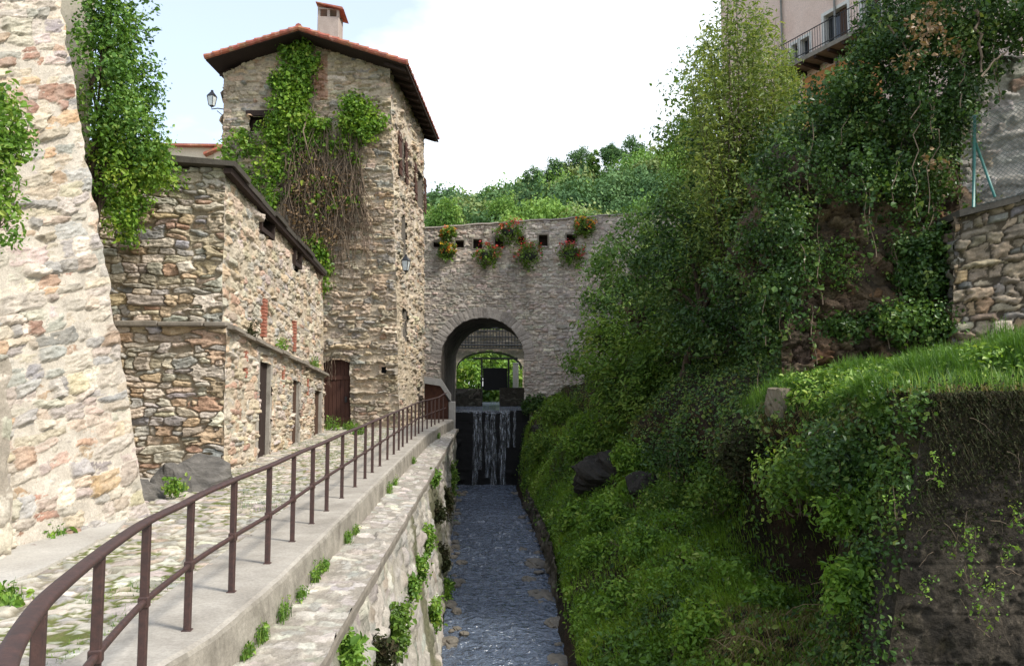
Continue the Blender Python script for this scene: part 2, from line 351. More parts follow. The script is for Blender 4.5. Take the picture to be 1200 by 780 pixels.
# ------------------------------------------------------------------ rubble masonry as real relief
def rubble(W, H, res, cw, ch, seed, pal, mortar, prot=.03, mort=.012, cover=.5, warp=.25, dome=.03, p=2.6, gap=.03, mnoise=.012, quoin=None, smear=.3):
    """height (metres, relative) and colour rasters of a rubble wall W x H; stone and mortar compete, the higher one shows"""
    g = np.random.default_rng(seed); nx = max(2, int(W / res) + 1); ny = max(2, int(H / res) + 1)
    U, Vv = np.meshgrid(np.linspace(0, W, nx), np.linspace(0, H, ny)); du = W / (nx - 1); dv = H / (ny - 1)
    wu = U + (fbm(U / (cw * .8), Vv / (ch * .8), seed, 3) - .5) * cw * warp * 2; wv = Vv + (fbm(U / (cw * .9), Vv / (cw * .9), seed + 5, 3) - .5) * ch * warp * 2.4
    S = []; v = -ch
    while v < H + ch:
        h = ch * g.uniform(.55, 1.5); u = -cw * g.uniform(0, 1.5)
        while u < W + cw:
            wd = cw * np.clip(g.lognormal(-.1, .45), .35, 2.3)
            if h > ch * 1.1 and g.random() < .3:          # a tall course split in two thin stones
                for q in (.25, .75): S.append((u + wd / 2, v + h * q + g.normal(0, ch * .06), wd / 2, h * .25))
            else: S.append((u + wd / 2, v + h / 2 + g.normal(0, ch * .08), wd / 2, h / 2 * g.uniform(.85, 1.1)))
            u += wd
        v += h
    S = np.array(S); n = len(S); rot = g.normal(0, .11, n)
    if quoin:      # large squared stones up an edge
        for ue in quoin:
            v = 0; k = 0
            while v < H:
                h = g.uniform(.2, .38); l = (.62 if k % 2 else .36) * g.uniform(.85, 1.15); S = np.vstack([S, [ue + (l / 2 if ue < W / 2 else -l / 2), v + h / 2, l / 2 * 1.25, h / 2 * 1.2]]); v += h; k += 1
        rot = np.concatenate([rot, np.zeros(len(S) - n)]); n = len(S)
    d1 = np.full(U.shape, 9.); d2 = np.full(U.shape, 9.); ID = np.zeros(U.shape, int); sz = np.zeros(U.shape)
    for i in range(n):
        cu, cv, a, b = S[i]; m = 2.3
        i0 = max(0, int((cu - a * m - cw * .4) / du)); i1 = min(nx, int((cu + a * m + cw * .4) / du) + 2); j0 = max(0, int((cv - b * m - ch * .5) / dv)); j1 = min(ny, int((cv + b * m + ch * .5) / dv) + 2)
        if i1 <= i0 or j1 <= j0: continue
        x = wu[j0:j1, i0:i1] - cu; y = wv[j0:j1, i0:i1] - cv; c, s = math.cos(rot[i]), math.sin(rot[i])
        d = ((np.abs(x * c + y * s) / a) ** p + (np.abs(-x * s + y * c) / b) ** p) ** (1 / p)
        A = d1[j0:j1, i0:i1]; B = d2[j0:j1, i0:i1]; I = ID[j0:j1, i0:i1]; Z = sz[j0:j1, i0:i1]
        near = d < A; B[:] = np.where(near, A, np.minimum(B, d)); A[:] = np.where(near, d, A); I[:] = np.where(near, i, I); Z[:] = np.where(near, min(a, b), Z)
    e = (d2 - d1) * sz
    pr = g.normal(0, 1, n); tilt = g.normal(0, .16, (n, 2))
    hs = pr[ID] * prot * .5 + dome * sstep(0, gap * 1.6, e) - dome + tilt[ID, 0] * (U - S[ID, 0]) * .5 + tilt[ID, 1] * (Vv - S[ID, 1]) * .6
    hs += (fbm(U * 8, Vv * 24, seed + 2, 4, .65) - .5) * prot * 1.5 - (1 - sstep(0, gap, e)) * .06
    hm = mort + (fbm(U * 1.1, Vv * 1.1, seed + 9, 3) - .5) * cover * .09 + (fbm(U * 22, Vv * 22, seed + 4, 3) - .5) * mnoise - dome * .55
    isst = hs > hm
    height = np.maximum(hs, hm)
    wts = np.array([x[1] for x in pal], float); wts /= wts.sum(); pc = np.array([lin(x[0]) for x in pal])
    sc = pc[g.choice(len(pal), n, p=wts)] * g.uniform(.78, 1.2, (n, 1)) * (1 + g.normal(0, .035, (n, 3)))
    streak = .62 + .76 * fbm(U * 9, Vv * 26, seed + 7, 4, .65)
    mc = np.array(lin(mortar)); sm = (smear * sstep(.3, .7, fbm(U * 5, Vv * 5, seed + 13, 4)))[..., None]
    colr = np.where(isst[..., None], (sc[ID] * (1 - sm) + mc * sm) * streak[..., None], np.array(lin(mortar)) * (.82 + .36 * fbm(U * 3, Vv * 3, seed + 8, 4))[..., None])
    gm = colr.mean(-1, keepdims=True); colr = (colr * .85 + gm * .15) * np.array([1.03, 1, .955])
    return U, Vv, height, np.clip(colr, .01, .8)

def panel(mb, c00, c10, c11, c01, res, seed, hole=None, el=None, er=None, ew=.1, post=None, rows=None, **k):
    """bilinear relief panel, bottom-left, bottom-right, top-right, top-left; outward normal = (c10-c00) x (c01-c00)"""
    c00, c10, c11, c01 = [np.array(c, float) for c in (c00, c10, c11, c01)]
    W = np.linalg.norm(c10 - c00); H = np.linalg.norm(c01 - c00)
    U, Vv, h, col = rubble(W, H, res, seed=seed, **k)
    if post: h, col = post(U, Vv, h, col)
    nrm = np.cross(c10 - c00, c01 - c00); nrm /= np.linalg.norm(nrm)
    a = (U / W)[..., None]; b = (Vv / H)[..., None]
    Pt = (c00 * (1 - a) + c10 * a) * (1 - b) + (c01 * (1 - a) + c11 * a) * b
    wgt = np.zeros(U.shape); off = np.zeros(U.shape + (3,))
    z = Pt[..., 2]
    for (other, dist, sd) in ((el, U, 1), (er, W - U, 2)):
        if other is None: continue
        ww = np.clip(1 - dist / ew, 0, 1) ** 2
        wob = (vn(z / .27, z * 0 + other[1], 3) - .5) * .05 + (vn(z / .09, z * 0 + other[1], 8) - .5) * .02
        off += ww[..., None] * (nrm + np.array(other[0])) * wob[..., None]; wgt = np.maximum(wgt, ww)
    Pt = Pt + nrm * (h * (1 - wgt))[..., None] + off
    ny, nx = U.shape; ii = np.arange(nx * ny).reshape(ny, nx)
    Q = np.stack([ii[:-1, :-1], ii[:-1, 1:], ii[1:, 1:], ii[1:, :-1]], -1)
    if hole is not None:
        uc = (U[:-1, :-1] + U[1:, 1:]) / 2; vc = (Vv[:-1, :-1] + Vv[1:, 1:]) / 2; Q = Q[~hole(uc, vc)]
    Q = Q.reshape(-1, 4)
    mb.add(Pt.reshape(-1, 3), Q, col.reshape(-1, 3))
    return nrm
def normal_of(c00, c10, c01):
    n = np.cross(np.array(c10, float) - np.array(c00, float), np.array(c01, float) - np.array(c00, float)); return n / np.linalg.norm(n)
def flat(mb, pts, col): mb.add(np.array(pts, float), np.array([list(range(len(pts)))]), col)

# ------------------------------------------------------------------ leaves and grass
def unit(a): return a / (np.linalg.norm(a, axis=-1, keepdims=True) + 1e-9)
def leafgeo(P, nrm, ln, wd, g, jit=.6, axis=None, axw=0., simple=False, bend=.15):
    """leaf blades at points P facing roughly nrm; returns V, F(quads)"""
    n = len(P); nr = unit(unit(nrm) + g.normal(0, jit, (n, 3)))
    t = g.normal(0, 1, (n, 3))
    if axis is not None: t = t * (1 - axw) + np.asarray(axis) * axw * 2
    t = unit(t - nr * (t * nr).sum(1)[:, None]); s = np.cross(nr, t)
    q_ = np.clip(g.lognormal(-.06, .36, n), .45, 2.0); l = (ln * q_)[:, None]; w = (wd * q_ * g.uniform(.75, 1.2, n))[:, None]
    if simple:
        V = np.stack([P, P + t * l * .45 + s * w * .5 + nr * l * bend * .4, P + t * l, P + t * l * .45 - s * w * .5 + nr * l * bend * .4], 1).reshape(-1, 3)
        return V, (np.arange(n) * 4)[:, None] + np.array([0, 1, 2, 3])
    fold = nr * w * .18
    V = np.stack([P, P + t * l * .3 + s * w * .5 + fold, P + t * l * .68 + s * w * .36 + fold - nr * l * bend * .5, P + t * l - nr * l * bend,
                  P + t * l * .68 - s * w * .36 + fold - nr * l * bend * .5, P + t * l * .3 - s * w * .5 + fold], 1).reshape(-1, 3)
    b = (np.arange(n) * 6)[:, None]
    return V, np.stack([b + np.array([0, 1, 2, 3]), b + np.array([0, 3, 4, 5])], 1).reshape(-1, 4)
class Leaves:
    def __init__(s, seed=0): s.V = []; s.F = []; s.r = []; s.n = 0; s.g = np.random.default_rng(seed)
    def put(s, P, nrm, ln, wd, rnd=None, **k):
        if len(P) == 0: return s
        V, F = leafgeo(np.asarray(P), np.asarray(nrm), ln, wd, s.g, **k); m = len(F) // len(P)
        s.V.append(V); s.F.append(F + s.n); s.n += len(V)
        r = s.g.random(len(P)) if rnd is None else np.clip(rnd, 0, 1)
        s.r.append(np.repeat(r, m)); return s
    def clumps(s, Cn, sig, per, ln, wd, tone=None, up=.6, outc=None, **k):
        """gaussian leaf clumps around centres"""
        Cn = np.asarray(Cn, float); m = len(Cn); g = s.g; sig = np.asarray(sig, float) if np.ndim(sig) else np.array([sig] * 3)
        d = np.clip(g.normal(0, 1, (m, per, 3)), -2.1, 2.1); P = (Cn[:, None] + d * sig).reshape(-1, 3)
        nr = d + np.array([0, 0, up])
        if outc is not None: nr = nr + unit(Cn - np.asarray(outc))[:, None] * .8
        tn = (g.random(m) if tone is None else tone)
        r = (tn[:, None] * .6 + g.random((m, per)) * .4).reshape(-1)
        return s.put(P, nr.reshape(-1, 3), ln, wd, rnd=r, **k)
    def build(s, name, m, parent=None):
        return mk(name, np.concatenate(s.V), [np.concatenate(s.F)], M[m] if isinstance(m, str) else m, parent, frnd=np.concatenate(s.r), smooth=False)
def shell(c, r, n, g, inner=.55, wob=.3, zmin=-1.0, seed=0):
    """points on and in a lumpy ellipsoid"""
    d = unit(g.normal(0, 1, (int(n * 1.6) + 4, 3))); d = d[d[:, 2] > zmin][:n]
    k = 1 + wob * 2 * (fbm(np.arctan2(d[:, 1], d[:, 0]) * 1.6 + 4, d[:, 2] * 2.2 + 3, seed, 3) - .5)
    q = (inner + (1 - inner) * g.random(len(d)) ** .5) * k
    return np.asarray(c) + d * np.asarray(r) * q[:, None]
def grassgeo(P, h, w, g, lean=.35, nrm=None, dirn=None):
    n = len(P); a = g.uniform(0, 2 * math.pi, n); hh = (h * g.uniform(.5, 1.3, n))[:, None]; ww = (w * g.uniform(.7, 1.3, n))[:, None]
    s = np.stack([np.cos(a), np.sin(a), a * 0], 1); l = np.stack([-np.sin(a), np.cos(a), a * 0], 1) * g.normal(0, lean, n)[:, None]
    if dirn is not None: l = l + np.asarray(dirn)
    up = np.array([0, 0, 1.0])
    m = P + up * hh * .55 + l * hh * .3; t = P + (up * .95 - up * (np.linalg.norm(l, axis=1)[:, None] ** 2) * .35) * hh + l * hh
    V = np.stack([P - s * ww / 2, P + s * ww / 2, m + s * ww * .4, m - s * ww * .4, t + s * ww * .06, t - s * ww * .06], 1).reshape(-1, 3); b = (np.arange(n) * 6)[:, None]
    return V, np.stack([b + np.array([0, 1, 2, 3]), b + np.array([3, 2, 4, 5])], 1).reshape(-1, 4)
def grass(name, P, h, w, m, seed, parent=None, tone=None, **k):
    g = np.random.default_rng(seed); V, F = grassgeo(np.asarray(P), h, w, g, **k); n = len(P)
    r = g.random(n) if tone is None else np.clip(tone * .7 + g.random(n) * .3, 0, 1)
    return mk(name, V, [F], M[m], parent, frnd=np.repeat(r, 2), smooth=False)
def rockmesh(c, r, seed, res=14, rough=.3, flatb=.0):
    """lumpy boulder: V, F"""
    th = np.linspace(0, math.pi, res + 1); ph = np.arange(res * 2) * math.pi / res
    T, Pp = np.meshgrid(th, ph, indexing='ij'); d = np.stack([np.sin(T) * np.cos(Pp), np.sin(T) * np.sin(Pp), np.cos(T)], -1)
    g = np.random.default_rng(seed); k = np.ones(T.shape)
    for i in range(9):                              # cleaved planes
        nn = unit(g.normal(0, 1, 3)); lim = g.uniform(.62, .9); dp = d @ nn; k = np.minimum(k, np.where(dp > 1e-3, lim / np.maximum(dp, 1e-3), 9))
    k = k * (1 + rough * (fbm(d[..., 0] * 2 + d[..., 2] * 1.3 + 9, d[..., 1] * 2 - d[..., 2] + 9, seed % 50, 4) - .5))
    k = k * (1 + rough * .35 * (fbm(d[..., 0] * 6 + d[..., 2] * 4 + 20, d[..., 1] * 6 - d[..., 2] * 5 + 20, seed % 40 + 3, 3) - .5))
    V = (np.asarray(c) + d * k[..., None] * np.asarray(r)).reshape(-1, 3); n2 = res * 2; i = np.arange(res)[:, None]; j = np.arange(n2)[None]
    F = np.stack([i * n2 + j, (i + 1) * n2 + j, (i + 1) * n2 + (j + 1) % n2, i * n2 + (j + 1) % n2], -1).reshape(-1, 4)
    return V, F
def branch(mb, a, b, r0, r1, g, sag=.1, n=7, k=7):
    a = np.asarray(a, float); b = np.asarray(b, float); t = np.linspace(0, 1, n)[:, None]; L_ = np.linalg.norm(b - a)
    p = a + (b - a) * t + g.normal(0, .03 * L_, (n, 3)) * np.sin(t * math.pi) + np.array([0, 0, sag * L_]) * np.sin(t * math.pi)
    mb.tube(p, np.linspace(r0, r1, n), k=k); return p

zpath = lambda Y: np.maximum(0, np.asarray(Y, float) - 6) * .033

# ================================================================== THE SETTING
# ---- ground sheet to the horizon
mb = MB(); mb.add([[-1500, -300, -5.2], [1500, -300, -5.2], [1500, 2500, -5.2], [-1500, 2500, -5.2]], np.array([[0, 1, 2, 3]]))
struct(mb.build('ground', M['meadow']))
YW = np.array([2, 4, 8, 12, 16, 22, 26, 30, 35, 38.4]); ZW = np.array([-3.8, -3.75, -3.6, -3.4, -3.15, -2.9, -2.7, -2.55, -2.4, -2.3])
zwater = lambda Y: np.interp(Y, YW, ZW)
wallx_top = lambda Y: -1.27 + .4 * (np.asarray(Y, float) - 7) / 24
wallx_bot = lambda Y: np.interp(Y, [2, 14, 24, 38], [-.42, -.52, -.72, -.98])

# ---- right bank: profiles lofted along the stream
PROF = {
 2.5: [(1.2, -4.6), (1.4, -3.8), (1.6, -3.6), (2.4, -3.2), (3.4, -2.6), (4.5, -1.9), (5.3, -1.8), (6, -1.8), (9, -1.6), (12, -1.4), (40, -1)],
 9.1: [(1.35, -4.25), (1.54, -3.6), (1.75, -3.3), (2.5, -2.95), (3.5, -2.35), (4.5, -1.65), (5.3, -1.6), (6, -1.5), (8.9, -1.3), (12, -1.1), (40, -1)],
 8.0: [(1.3, -4.3), (1.5, -3.65), (1.7, -3.4), (2.5, -3.0), (3.5, -2.4), (4.5, -1.75), (5.3, -1.65), (6, -1.6), (8.9, -1.4), (12, -1.2), (40, -1)],
 10.4: [(1.4, -4.2), (1.58, -3.5), (1.8, -3.2), (2.6, -2.85), (3.6, -2.2), (4.7, -1.4), (5.1, 1.3), (5.9, 1.7), (8.8, 2.1), (12, 2.4), (40, 2.6)],
 12.: [(1.4, -4.0), (1.6, -3.4), (1.85, -3.0), (2.6, -2.7), (3.7, -2.0), (4.9, -1.1), (5.1, 1.3), (5.8, 1.75), (8.7, 2.25), (12, 2.5), (40, 2.8)],
 14.2: [(1.4, -3.8), (1.6, -3.25), (1.95, -2.8), (2.7, -2.45), (3.8, -1.75), (5.1, -.95), (5.2, 1.3), (5.9, 1.85), (8.4, 2.4), (11, 2.7), (40, 3.0)],
 16.3: [(1.45, -3.7), (1.65, -3.15), (2.0, -2.65), (2.7, -2.25), (3.8, -1.45), (5.0, -.65), (5.2, 1.3), (5.9, 2.0), (7.0, 2.6), (8.6, 7.2), (40, 9)],
 19.: [(1.6, -3.5), (1.8, -3.0), (2.05, -2.45), (2.8, -2.0), (3.8, -1.1), (4.8, -.25), (5.2, 1.1), (5.9, 2.1), (7.6, 3.2), (9.3, 7.8), (40, 9.3)],
 22.: [(1.7, -3.4), (1.93, -2.9), (2.15, -2.25), (2.9, -1.7), (3.9, -.75), (4.6, .0), (5.1, 1.0), (6.0, 2.2), (8.2, 3.5), (9.9, 8.0), (40, 9.5)],
 26.: [(1.7, -3.2), (1.9, -2.7), (2.08, -2.1), (2.9, -1.2), (3.8, -.1), (4.6, .7), (5.3, 1.4), (6.3, 2.4), (8.6, 3.7), (10.4, 8.1), (40, 9.6)],
 30.: [(1.65, -3.0), (1.85, -2.55), (2.0, -2.0), (2.8, -.75), (3.7, .4), (4.6, 1.2), (5.4, 1.9), (6.5, 2.7), (8.8, 3.9), (10.6, 8.1), (40, 9.6)],
 35.: [(1.5, -2.9), (1.72, -2.4), (1.95, -1.7), (2.5, -.4), (3.3, .9), (4.2, 1.7), (5.2, 2.3), (6.5, 3.0), (8, 4.0), (9.6, 8.0), (40, 9.4)],
 38.2: [(1.6, -2.9), (1.85, -2.3), (2.1, -1.0), (2.4, .6), (3.0, 1.7), (4.0, 2.2), (5, 2.7), (6.5, 3.3), (8, 4.3), (9.6, 7.5), (40, 9.2)]}
ks = np.array(sorted(PROF)); PA = np.array([PROF[k] for k in ks])
NT, NY = 190, 460
TT = np.concatenate([np.linspace(0, 6, 130), np.linspace(6, 7.6, 26)[1:], np.linspace(7.6, 9.2, 110)[1:], np.linspace(9.2, 10, 12)[1:]]); YY = np.linspace(2.5, 38.2, NY)
def smooth_interp(x, xs, ys):      # monotone-ish cubic through points
    m = np.gradient(ys, xs); i = np.clip(np.searchsorted(xs, x) - 1, 0, len(xs) - 2); h = xs[i + 1] - xs[i]; t = (x - xs[i]) / h
    m = m * .75
    return (2 * t**3 - 3 * t**2 + 1) * ys[i] + (t**3 - 2 * t**2 + t) * h * m[i] + (-2 * t**3 + 3 * t**2) * ys[i + 1] + (t**3 - t**2) * h * m[i + 1]
GP = np.zeros((NY, 11, 2))
for a in range(11):
    for b in range(2): GP[:, a, b] = smooth_interp(YY, ks, PA[:, a, b])
BX = np.zeros((NY, len(TT))); BZ = np.zeros_like(BX); tk = np.arange(11.)
for r in range(NY):
    BX[r] = smooth_interp(TT, tk, GP[r, :, 0]); BZ[r] = smooth_interp(TT, tk, GP[r, :, 1])
YG = np.repeat(YY[:, None], len(TT), 1); TG = np.repeat(TT[None], NY, 0)
# lumps along the slope normal, big on the overgrown slope and cliff, small at the water
gx = np.gradient(BX, TT, axis=1); gz = np.gradient(BZ, TT, axis=1); gl = np.hypot(gx, gz) + 1e-6; nx_, nz_ = -gz / gl, gx / gl
amp = np.interp(TG, [0, 1, 2, 3, 5, 6, 7, 8, 8.4, 9, 10], [.05, .12, .2, .35, .75, .6, .2, .25, .5, .5, .3])
lump = (fbm(YG * .55 + BX * .2, BZ * .7 + BX * .5, 2, 4) - .5) * 1.5 * amp + (fbm(YG * 2.2, BZ * 2.4 + BX * 1.9, 6, 4) - .5) * .45 * amp
# the dark hollow under the terrace lip
def dent(y0, z0, ry, rz, dep): 
    return -dep * np.exp(-(((YG - y0) / ry) ** 2 + ((BZ - z0) / rz) ** 2)) * sstep(4.2, 5, TG) * (1 - sstep(6.2, 7.0, TG))
rid = 1 - 2 * np.abs(fbm(YG * .9 + BX * .9, BZ * .45 + YG * .2, 17, 4) - .5); lump += sstep(7.7, 8.2, TG) * (1 - sstep(8.9, 9.6, TG)) * ((rid - .8) * 1.6 + (fbm(YG * 2.4 + BX * 2.4, BZ * 2.0, 18, 5, .62) - .5) * 1.1 + np.floor(fbm(YG * 1.3 + BX * 1.3, BZ * 2.6, 19, 3) * 9) * .05)
lump += dent(14.0, -.4, 2.1, .85, 2.2) + dent(18.2, -.1, 1.2, .8, .9) + dent(21.5, .1, 1.4, .6, .7)
BX2, BZ2 = BX + nx_ * lump, BZ + nz_ * lump
bank_pts = np.stack([BX2, YG, BZ2], -1)
slope = gx / gl
dirt = np.where(fbm(YG * 1.3, BZ * 1.5 + BX, 12, 4)[..., None] > .5, lin('#3a2e21'), lin('#2f291c')); rockc = np.where(fbm(YG * 2.0, BZ * 2.2, 14, 4)[..., None] > .5, lin('#6f5d4a'), lin('#4c4236'))
cl = (sstep(7.6, 8.2, TG) * (1 - sstep(8.9, 9.4, TG)))[..., None]
bcol = dirt * (1 - cl) + rockc * cl; bcol = bcol * (.7 + .6 * fbm(YG * 5, BZ * 5 + BX * 3, 15, 3))[..., None]
ii = np.arange(NY * len(TT)).reshape(NY, -1)
Q = np.stack([ii[:-1, :-1], ii[:-1, 1:], ii[1:, 1:], ii[1:, :-1]], -1).reshape(-1, 4)
struct(mk('river_bank', bank_pts.reshape(-1, 3), [Q], M['soil'], col=bcol.reshape(-1, 3)))
bn = np.cross(np.gradient(bank_pts, axis=1), np.gradient(bank_pts, axis=0)); bn = unit(bn)
def bank_sample(n, mask, g):
    """random points on the bank weighted by area and mask(T,Y,pts)"""
    A = gl * np.gradient(TT)[None]; wgt = (A * mask).ravel(); wgt = wgt / wgt.sum(); i = g.choice(len(wgt), n, p=wgt); r, c = np.unravel_index(i, A.shape)
    fr, fc = g.random(n)[:, None], g.random(n)[:, None]; r2 = np.minimum(r + 1, NY - 1); c2 = np.minimum(c + 1, len(TT) - 1)
    p = (bank_pts[r, c] * (1 - fc) + bank_pts[r, c2] * fc) * (1 - fr) + (bank_pts[r2, c] * (1 - fc) + bank_pts[r2, c2] * fc) * fr
    return p, bn[r, c], TG[r, c], YG[r, c]
def bank_at(t, Y):
    r = int(np.clip((Y - 2.5) / (38.2 - 2.5) * (NY - 1), 0, NY - 1)); c = int(np.argmin(abs(TT - t))); return bank_pts[r, c].copy()

_bpx = None
def bank_hit(px, py, out=0.0):
    """the point of the bank surface that lies in that direction, nearest first"""
    global _bpx
    if _bpx is None:
        q = bank_pts.reshape(-1, 3) - np.array([0, 0, EYE]); z = q @ _f; _bpx = (600 + FPX * (q @ _r) / z, 390 - FPX * (q @ _u) / z, z)
    d = np.hypot(_bpx[0] - px, _bpx[1] - py); k = d < max(5, d.min() + 1); i = np.where(k)[0][np.argmin(_bpx[2][k])]
    return bank_pts.reshape(-1, 3)[i] + bn.reshape(-1, 3)[i] * out

# ---- the stream
nxw, nyw = 90, 620; yw = np.linspace(2, 38.3, nyw); tw = np.linspace(0, 1, nxw)
xl = wallx_bot(yw) - .12; xr = smooth_interp(yw, ks, PA[:, 1, 0]) + .35
XW = xl[:, None] + (xr - xl)[:, None] * tw; YWg = np.repeat(yw[:, None], nxw, 1)
sh = fbm(XW * 1.2, YWg * .5, 20, 3)
ZWg = zwater(YWg) + (fbm(XW * 3.4 + .9 * sh, YWg * 3.4, 21, 3) - .5) * .07 + (fbm(XW * 9, YWg * 8, 22, 2) - .5) * .05 + (fbm(XW * 1.1, YWg * .8, 24, 2) - .5) * .05
ii = np.arange(nxw * nyw).reshape(nyw, nxw); Q = np.stack([ii[:-1, :-1], ii[:-1, 1:], ii[1:, 1:], ii[1:, :-1]], -1).reshape(-1, 4)
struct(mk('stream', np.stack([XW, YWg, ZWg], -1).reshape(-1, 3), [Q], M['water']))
mb = MB(); mb.add([[x, y, zwater(y) - .45] for y in np.linspace(1, 38.3, 12) for x in (-1.6, 2.6)], np.array([[2 * i, 2 * i + 1, 2 * i + 3, 2 * i + 2] for i in range(11)])); struct(mb.build('stream_bed', M['rock']))

# ---- cobbled path, footway strip and apron
LIME = [('#bdb6a9', 4), ('#b1aba0', 3), ('#c6bfb1', 3), ('#a49f98', 2), ('#b8a692', .8), ('#979490', 1)]
def moss_post(thr=.5, c=('#5c6a2c', '#6f6a45'), lo=-.035, sc=.9):
    def f(U, Vv, h, col):
        m = (h < lo) & (fbm(U * sc, Vv * sc, 31, 4) + .15 * vn(U * 9, Vv * 9, 3) > thr)
        k = vn(U * 30, Vv * 30, 2)[..., None]; col = np.where(m[..., None], lin(c[0]) * (1 - k) + lin(c[1]) * k, col)
        return h + m * .02 * vn(U * 60, Vv * 60, 5), col
    return f
mb = MB()
panel(mb, (-5.0, 3.4, 0), (-2.66, 3.4, 0), (-2.66, 33.5, 0), (-5.0, 33.5, 0), .03, 41, cw=.21, ch=.14, pal=LIME, mortar='#857d68', prot=.014, dome=.024, gap=.028, mort=-.006, cover=.15, warp=.38, p=2.3, post=moss_post(.56, lo=-.016))
for v in mb.V: v[:, 2] += zpath(v[:, 1]) - .005; v[:, 0] += sstep(24, 32, v[:, 1]) * (v[:, 0] + 5) / 2.3 * .5
struct(mb.build('cobbled_path', M['cobble'], smooth=True, usecol=True))
mb = MB(); mb.add([[x, y, float(zpath(y)) - .07] for y in np.linspace(-4, 60, 14) for x in (-40, -2.3)], np.array([[2 * i, 2 * i + 1, 2 * i + 3, 2 * i + 2] for i in range(13)])); struct(mb.build('yard', M['soil'] if 0 else M['apron']))
railX = lambda Y: np.interp(Y, [3.1, 4.07, 5.2, 6.3, 7.3, 8.3, 10.4, 15, 20, 25, 29, 32.2], [-1.62, -1.86, -2.07, -2.17, -2.15, -2.11, -2.1, -2.02, -1.93, -1.83, -1.56, -1.27])
kerbX = lambda Y: np.interp(Y, [3.4, 4.5, 5.3, 6.16, 7.77, 20, 25, 29, 32.2], [-2.1, -2.1, -2.06, -1.91, -1.82, -1.64, -1.53, -1.27, -.98])
yk = np.linspace(3.4, 32.4, 420); rows = []
for y in yk:
    z = float(zpath(y)); k = float(kerbX(y)); e1 = (float(vn(y * 2.3, 0, 4)) - .5) * .03; e2 = (float(vn(y * 6, 3, 5)) - .5) * .022
    inner = -2.72 + float(sstep(24, 32, y)) * .62
    rows.append([(inner, y, z - .2), (inner + .012, y, z + .012 + e2 * .3), (inner + .35 * (k - inner), y, z + .018), (k - .06, y, z + .016 + e2 * .3), (k - .02 + e1 * .5, y, z + e2 * .5), (k + e1, y, z - .03 + e2), (k + .01 + e1, y, z - .16), (k + .03 - e1, y, z - .6)])
def strip(V, name, m):
    V = np.array(V); ny, nx = V.shape[:2]; ii = np.arange(nx * ny).reshape(ny, nx); Q = np.stack([ii[:-1, :-1], ii[:-1, 1:], ii[1:, 1:], ii[1:, :-1]], -1).reshape(-1, 4)
    return struct(mk(name, V.reshape(-1, 3), [Q], M[m], smooth=False))
rows = np.array(rows); strip(rows[:, :5], 'pavement', 'concrete'); strip(rows[:, 4:], 'kerb', 'kerb')
mb = MB(); ap = [(-7.4, 6.2), (-4.35, 6.6), (-4.25, 8.2), (-4.35, 9.9), (-4.7, 11.3), (-5.2, 11.2), (-5.5, 9.4), (-7.2, 8.8)]
mb.prism([(x, y, float(zpath(y)) - .1) for x, y in ap], (0, 0, .12)); struct(mb.build('apron', M['apron']))

# ================================================================== CANAL WALL (left)
WL = [('#aeaaa2', 4), ('#a09c95', 3), ('#8f8c86', 2), ('#b8b3a9', 2), ('#9c9184', 1)]
t = thing('retaining_wall', 'long pale stone retaining wall dropping from the railed path to the stream', 'wall', (-1.1, 6, -3.6))
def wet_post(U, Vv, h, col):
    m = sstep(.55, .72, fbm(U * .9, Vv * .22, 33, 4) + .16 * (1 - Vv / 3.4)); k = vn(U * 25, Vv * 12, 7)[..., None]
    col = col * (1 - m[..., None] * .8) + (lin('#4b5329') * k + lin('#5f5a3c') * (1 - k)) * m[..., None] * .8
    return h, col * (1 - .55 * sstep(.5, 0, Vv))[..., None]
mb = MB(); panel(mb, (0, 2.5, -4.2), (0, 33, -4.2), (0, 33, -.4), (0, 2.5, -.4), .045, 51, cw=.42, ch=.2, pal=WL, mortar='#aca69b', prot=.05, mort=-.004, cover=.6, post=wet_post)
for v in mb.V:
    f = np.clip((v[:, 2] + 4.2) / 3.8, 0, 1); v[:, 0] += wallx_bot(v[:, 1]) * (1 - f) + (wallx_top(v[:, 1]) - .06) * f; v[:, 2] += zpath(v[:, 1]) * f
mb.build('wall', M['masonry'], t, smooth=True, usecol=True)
mb = MB(); panel(mb, (0, 33, -4.2), (-.5, 38, -4.2), (-.5, 38, -.4), (0, 33, -.4), .08, 52, cw=.42, ch=.2, pal=WL, mortar='#8d8678', prot=.05)
for v in mb.V: v[:, 0] += wallx_bot(33); v[:, 2] += zpath(33) * np.clip((v[:, 2] + 4.2) / 3.8, 0, 1)
mb.build('return_wall', M['masonry'], t, smooth=True, usecol=True)
mb = MB(); panel(mb, (0, 3.2, 0), (1, 3.2, 0), (1, 32.6, 0), (0, 32.6, 0), .03, 53, cw=.34, ch=.2, pal=[('#b9b3a8', 4), ('#b2aca1', 3), ('#a7a197', 2), ('#bfb9ae', 2)], mortar='#989185', prot=.006, dome=.006, gap=.012, mort=-.002, cover=.15, warp=.3, smear=.6)
for v in mb.V:
    f = v[:, 0].copy(); y = v[:, 1]; a = kerbX(y) - .02; b = wallx_top(y) + .05; v[:, 0] = a + (b - a) * f + (vn(y * 1.7, y * 0, 12) - .5) * .035 * f; v[:, 2] += zpath(y) - .33 - .035 * f + np.interp(y, [29, 32.5], [0, -.03])
mb.build('coping', M['masonry'], t, smooth=True, usecol=True)
mb = MB(); yk = np.linspace(3.2, 32.6, 240); rows = []
for y in yk:
    z = float(zpath(y)) - .365; k = float(wallx_top(y)) + .05 + (float(vn(y * 1.7, 0, 12)) - .5) * .035; e = (float(vn(y * 5, 1, 13)) - .5) * .02
    rows.append([(k, y, z + .006), (k + .012, y, z - .03 + e), (k + .008 + e, y, z - .12), (k - .06, y, z - .145 + e), (k - .25, y, z - .15)])
